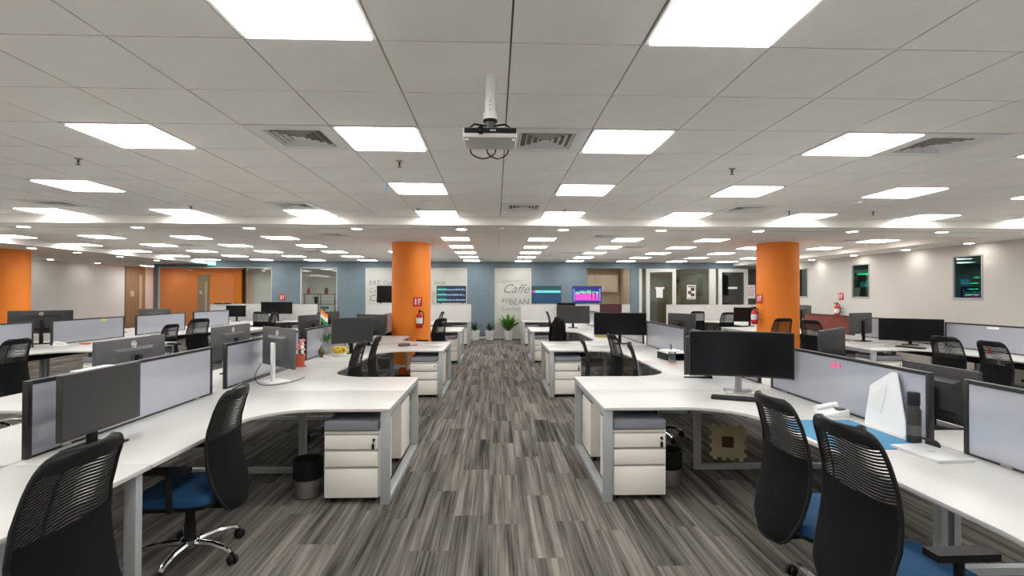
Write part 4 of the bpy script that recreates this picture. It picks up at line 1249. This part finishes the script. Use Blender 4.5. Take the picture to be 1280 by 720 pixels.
# keyboard
def keyboard(x, y, rz, label):
    t = thing('keyboard', label, 'keyboard', (x, y, DT), rz)
    link('case', cached('kbc', lambda: MB().box(-.065, .065, -.21, .21, 0, .018).mesh('case', 'black', bevel=.004)), t)
    def keys():
        m = MB()
        for r_ in range(5):
            for c_ in range(15):
                m.box(-.056 + r_ * .0225, -.037 + r_ * .0225, -.20 + c_ * .0268, -.178 + c_ * .0268, .018, .024)
        return m.mesh('keys', 'bezel')
    link('keys', cached('kbk', keys), t)
keyboard(2.06, 4.34, 1.15, 'black keyboard under the curved ultrawide monitor')
keyboard(6.95, 8.45, .3, 'black keyboard before the wide curved monitor under the windows')
keyboard(-7.05, 11.1, .0, 'black keyboard on the outer row desk')
# stationery tray
t = thing('stationery_tray', 'black stationery tray with papers at the foot of the pale screen', 'tray', (2.42, 7.05, DT), .1)
MB().box(-.13, .13, -.17, .17, 0, .012).box(-.13, -.12, -.17, .17, .012, .09).box(.12, .13, -.17, .17, .012, .09).box(-.12, .12, .16, .17, .012, .09).build('tray', 'black', t)
MB().box(-.11, .11, -.15, .14, .10, .125).box(-.12, .12, -.16, .16, .092, .10).build('papers', 'paper', t)
MB().tube([(-.05, -.1, .125), (0, .02, .2), (.05, .1, .14)], .012, 6).build('stapler', 'bezel', t)
t = thing('clear_jar', 'small clear plastic jar beside the stationery tray', 'jar', (2.32, 6.72, DT))
MB().lathe([(.045, 0), (.05, .01), (.05, .14), (.046, .14), (.046, .012), (0, .012)], 18).build('body', 'glass', t, smooth=True)
MB().lathe([(.051, .14), (.051, .16), (0, .162)], 18).build('lid', 'white', t, smooth=True)
tag(MB().box(2.22, 2.32, 6.50, 6.58, DT, DT + .002).build('sticky_note', 'orange_cloth'), 'orange note lying beside the clear jar', 'note')
# notes stuck on screens
t = thing('sticky_note', 'pink sticky note on the pale screen behind the curved monitor', 'note', (2.665 - .0095, 4.02, 1.06))
MB().add([(0, 0, 0), (0, -.06, .01), (-.002, -.07, .06), (-.002, -.01, .055), (-.0025, 0, 0), (-.0025, -.06, .01), (-.005, -.07, .06), (-.005, -.01, .055)],
         [(0, 1, 2, 3), (7, 6, 5, 4), (0, 4, 5, 1), (1, 5, 6, 2), (2, 6, 7, 3), (3, 7, 4, 0)]).build('sheet', 'note', t)
MB().box(-.004, -.0005, -.12, -.075, .015, .055).build('second_sheet', 'note', t)
t = tag(MB().box(-7.551, -7.545, 10.15, 10.28, 1.10, 1.15).build('sticky_note', 'yellow_note'), 'yellow note stuck on the outer row screen', 'note')
t = tag(MB().box(7.784, 7.79, 7.75, 7.95, 1.10, 1.14).build('sticky_note', 'paper'), 'white paper strip stuck on the screen under the windows', 'note')
t = thing('screen_clip', 'white paper clipped on top of the pale screen behind the matte monitor', 'paper', (-2.53, 3.42, 1.17))
MB().box(-.03, .03, -.22, .06, .0, .006).build('top_sheet', 'paper', t)
MB().box(.0165, .020, -.0, .06, -.09, .0).build('hanging_flap', 'paper', t)
# letter tray and small things in the outer right
t = thing('letter_tray', 'white letter tray on the far side of the pink note screen', 'tray', (3.42, 5.62, DT), .1)
for k in range(3):
    MB().box(-.12, .12, -.16, .16, k * .06, k * .06 + .006).box(-.12, -.115, -.16, .16, k * .06, k * .06 + .03).box(.115, .12, -.16, .16, k * .06, k * .06 + .03).build('tier', 'white', t)
for x_ in (-.118, .112):
    MB().box(x_, x_ + .006, .10, .11, 0, .14).box(x_, x_ + .006, -.11, -.10, 0, .14).build('post', 'white', t)
def small_plant(x, y, z, label, leaf, h, pot='white', r_=.05, n=40, seed=1):
    t = thing('potted_plant', label, 'plant', (x, y, z))
    MB().lathe([(r_ * .75, 0), (r_, r_ * 1.7), (r_ * 1.08, r_ * 1.7), (r_ * 1.08, r_ * 1.95), (r_ * .9, r_ * 1.95), (r_ * .85, r_ * 1.7), (0, r_ * 1.7)], 20).build('pot', pot, t, smooth=True)
    MB().lathe([(r_ * .86, r_ * 1.70), (0, r_ * 1.75)], 16).build('soil', 'earth', t)
    rr = random.Random(seed); mb = MB()
    z0 = r_ * 1.7
    for k in range(n):
        a = rr.uniform(0, 2 * PI); l = h * rr.uniform(.6, 1.05); sp = rr.uniform(.35, 1.15)
        w = h * .045
        prev = None
        pts = []
        for q in range(6):
            f = q / 5
            rad = sp * l * f * .75; zz = z0 + l * (f - .55 * sp * f * f)
            pts.append(Vector((rad * math.cos(a), rad * math.sin(a), zz)))
        sd = Vector((-math.sin(a), math.cos(a), 0)) * w
        g = []
        for q, p in enumerate(pts):
            ww = (.35, .8, 1, .9, .6, .08)[q]
            g.append((p - sd * ww, p + sd * ww))
        for q in range(5):
            mb.add([g[q][0], g[q][1], g[q + 1][1], g[q + 1][0]], [(0, 1, 2, 3)])
    mb.build('foliage', leaf, t)
    return t
small_plant(7.55, 6.35, DT, 'small yellow-green plant on the desk under the tinted windows', 'leaf', .18, r_=.04, n=24, seed=3)
small_plant(.46, 18.28, 0, 'bright green fern in a white pot before the coffee lettering glass', 'leaf', .82, r_=.17, n=120, seed=4)
small_plant(-.20, 18.35, 0, 'short dark-leaved plant in a white pot before the blue pier', 'leaf_dark', .42, r_=.17, n=40, seed=5)
small_plant(-.72, 18.35, 0, 'mid-green plant in a white pot beside the flag row back panel', 'leaf_mid', .5, r_=.17, n=40, seed=6)
small_plant(1.05, 18.35, 0, 'dark plant in a white pot half hidden by the blue mat row back panel', 'leaf_mid', .45, r_=.17, n=40, seed=8)
t = thing('wooden_toy', 'small red and white toy at the foot of the screen under the windows', 'toy', (7.6, 7.72, DT))
MB().lathe([(.025, 0), (.03, .03), (.015, .06), (.022, .08), (0, .10)], 12).build('body', 'red', t, smooth=True)
MB().lathe([(.012, .09), (.02, .11), (0, .13)], 12).build('head', 'white', t, smooth=True)
t = tag(MB().box(-7.22, -7.06, 9.20, 9.28, DT, DT + .02).build('pen_case', 'orange_cloth', bevel=.006), 'orange pencil case beside the white desk phone', 'case')
t = thing('eyeglass_case', 'small dark case and pen on the third flag row peninsula', 'case', (-1.55, 8.85, DT), .4)
MB().box(-.10, .10, -.035, .035, 0, .045).build('case', 'bronze', t, bevel=.012)
MB().tube([(.12, -.05, .006), (.24, .06, .006)], .006, 6).build('pen', 'black', t)
t = thing('flat_tray', 'black flat tray lying on the outer row back panel', 'tray', (-8.9, 17.15, TVZ))
MB().box(-.24, .24, -.06, .08, 0, .035).build('tray', 'black', t, bevel=.006)
MB().lathe([(.04, .035), (.03, .075), (0, .08)], 12).build('cup', 'petal_yellow', t, smooth=True)
t = thing('desk_bag', 'bright yellow-green bag behind the jacket chair', 'bag', (2.2, 10.65, DT))
MB().lathe([(.10, 0), (.12, .05), (.10, .11), (.04, .14), (0, .145)], 14, sx=1.4).build('body', 'yellow_note', t, smooth=True)
MB().tube([(-.05, 0, .13), (-.04, 0, .2), (.04, 0, .2), (.05, 0, .13)], .006, 6).build('handle', 'leaf_mid', t)

# ---------------------------------------------------------------- under-desk things
def bin_(x, y, label):
    t = thing('waste_bin', label, 'bin', (x, y, 0))
    MB().lathe([(.085, 0), (.10, .012), (.105, .17), (.105, .23), (.098, .23), (.095, .015), (0, .015)], 24).build('body', 'steel', t, smooth=True)
    MB().lathe([(.109, .15), (.116, .16), (.118, .29), (.122, .305), (.108, .305), (.107, .18)], 24).build('bag_liner', 'black', t, smooth=True)
bin_(-1.52, 4.27, 'round steel waste bin with black liner beside the pedestal of the flag row')
bin_(1.50, 4.45, 'round steel waste bin with black liner beside the pedestal of the blue mat row')
# puzzle foam tile leaning under the desk
t = thing('foam_tile', 'cream foam puzzle tile with a brown square leaning under the desk', 'play mat', (2.30, 5.05, 0), -.25)
T = Matrix.Rotation(-.12, 4, 'X')
mb = MB().box(-.15, .15, -.006, .006, .03, .33, 0, T)
for i in range(4):
    c = -.12 + i * .08
    mb.box(c - .02, c + .02, -.006, .006, .0 if i % 2 else .008, .03, 0, T).box(c - .02, c + .02, -.006, .006, .33, .352, 0, T)
    mb.box(-.172, -.15, -.006, .006, .18 + c - .02, .18 + c + .02, 0, T).box(.15, .172, -.006, .006, .18 + c - .02, .18 + c + .02, 0, T)
mb.build('tile', 'foam', t)
MB().box(-.055, .055, -.0085, -.006, .13, .235, 0, T).build('inlay', 'brown', t)
t = thing('foot_basket', 'dark basket with orange cloth under the third flag row desk', 'basket', (-1.55, 9.27, 0))
MB().box(-.2, .2, -.15, .15, 0, .2).build('basket', 'black', t, bevel=.01)
for i, (a, b) in enumerate(((-.1, .03), (.08, -.02))):
    MB().lathe([(.07, .2), (.09, .25), (.06, .31), (0, .33)], 12, c=(a, b, 0), sy=.8).build('cloth', 'orange_cloth', t, smooth=True)
t = thing('floor_cushion', 'taupe cushion propped beside the second flag row desk', 'cushion', (-1.28, 12.05, 0), .4)
MB().box(-.17, .17, -.08, .08, 0, .62).build('cover', 'grey_cloth', t, bevel=.07, seg=4)
MB().tube([(-.1, -.081, .1), (0, -.085, .3), (.1, -.081, .5)], .004, 5).build('seam', 'black', t)

# ---------------------------------------------------------------- plant shelf in the lounge
t = thing('plant_shelf', 'tall metal shelf with pots and books behind the lounge window', 'shelf', (-6.5, 20.1, 0))
W = .95
for x_ in (-W, -W / 3, W / 3, W):
    for y_ in (0, .3):
        MB().box(x_ - .012, x_ + .012, y_ - .012, y_ + .012, 0, 1.62).build('upright', 'bronze', t)
for z_ in (.4, .82, 1.22, 1.6):
    MB().box(-W, W, -.02, .32, z_ - .012, z_ + .012).build('shelf_board', 'bronze', t)
for i, (x_, z_, lab) in enumerate(((-.72, 1.612, 'red potted plant on top of the lounge shelf, nearer the blue-green pier'), (-.05, 1.612, 'red potted plant on top of the lounge shelf, nearer its middle'))):
    small_plant(-6.5 + x_, 20.24, z_, lab, 'leaf_mid' if i else 'red', .20, 'terracotta', .075, 30, 20 + i)
small_plant(-6.95, 20.24, 1.232, 'dark trailing plant on the second board of the lounge shelf', 'leaf_dark', .28, 'bezel', .06, 40, 31)
t = thing('picture_frame', 'framed yellow and blue picture on the lounge shelf', 'picture', (-6.55, 20.05, .832), 0)
MB().box(-.20, .20, -.008, .008, 0, .34).build('frame', 'white', t)
MB().box(-.17, .06, -.012, -.008, .03, .20).build('yellow_print', 'petal_yellow', t)
MB().box(-.17, .17, -.011, -.008, .20, .31).build('sky_print', 'mat_blue', t)
bc = ['red', 'bronze', 'mat_blue', 'black', 'terracotta', 'card', 'white']
for i in range(14):
    x_ = -6.12 + (i % 7) * .08
    z_ = 1.232 if i < 7 else .832
    h = .22 + .05 * ((i * 5) % 4) / 3
    t = thing('book', 'upright %s book on the %s board of the lounge shelf' % (['red', 'brown', 'blue', 'black', 'rust', 'tan', 'white'][i % 7], 'second' if i < 7 else 'third'), 'book', (x_, 20.15, z_))
    MB().box(-.018, .018, -.08, .08, 0, h).build('pages', 'paper', t)
    MB().box(-.022, -.018, -.085, .085, 0, h + .006).box(.018, .022, -.085, .085, 0, h + .006).box(-.022, .022, -.089, -.085, 0, h + .006).build('cover', bc[i % 7], t)
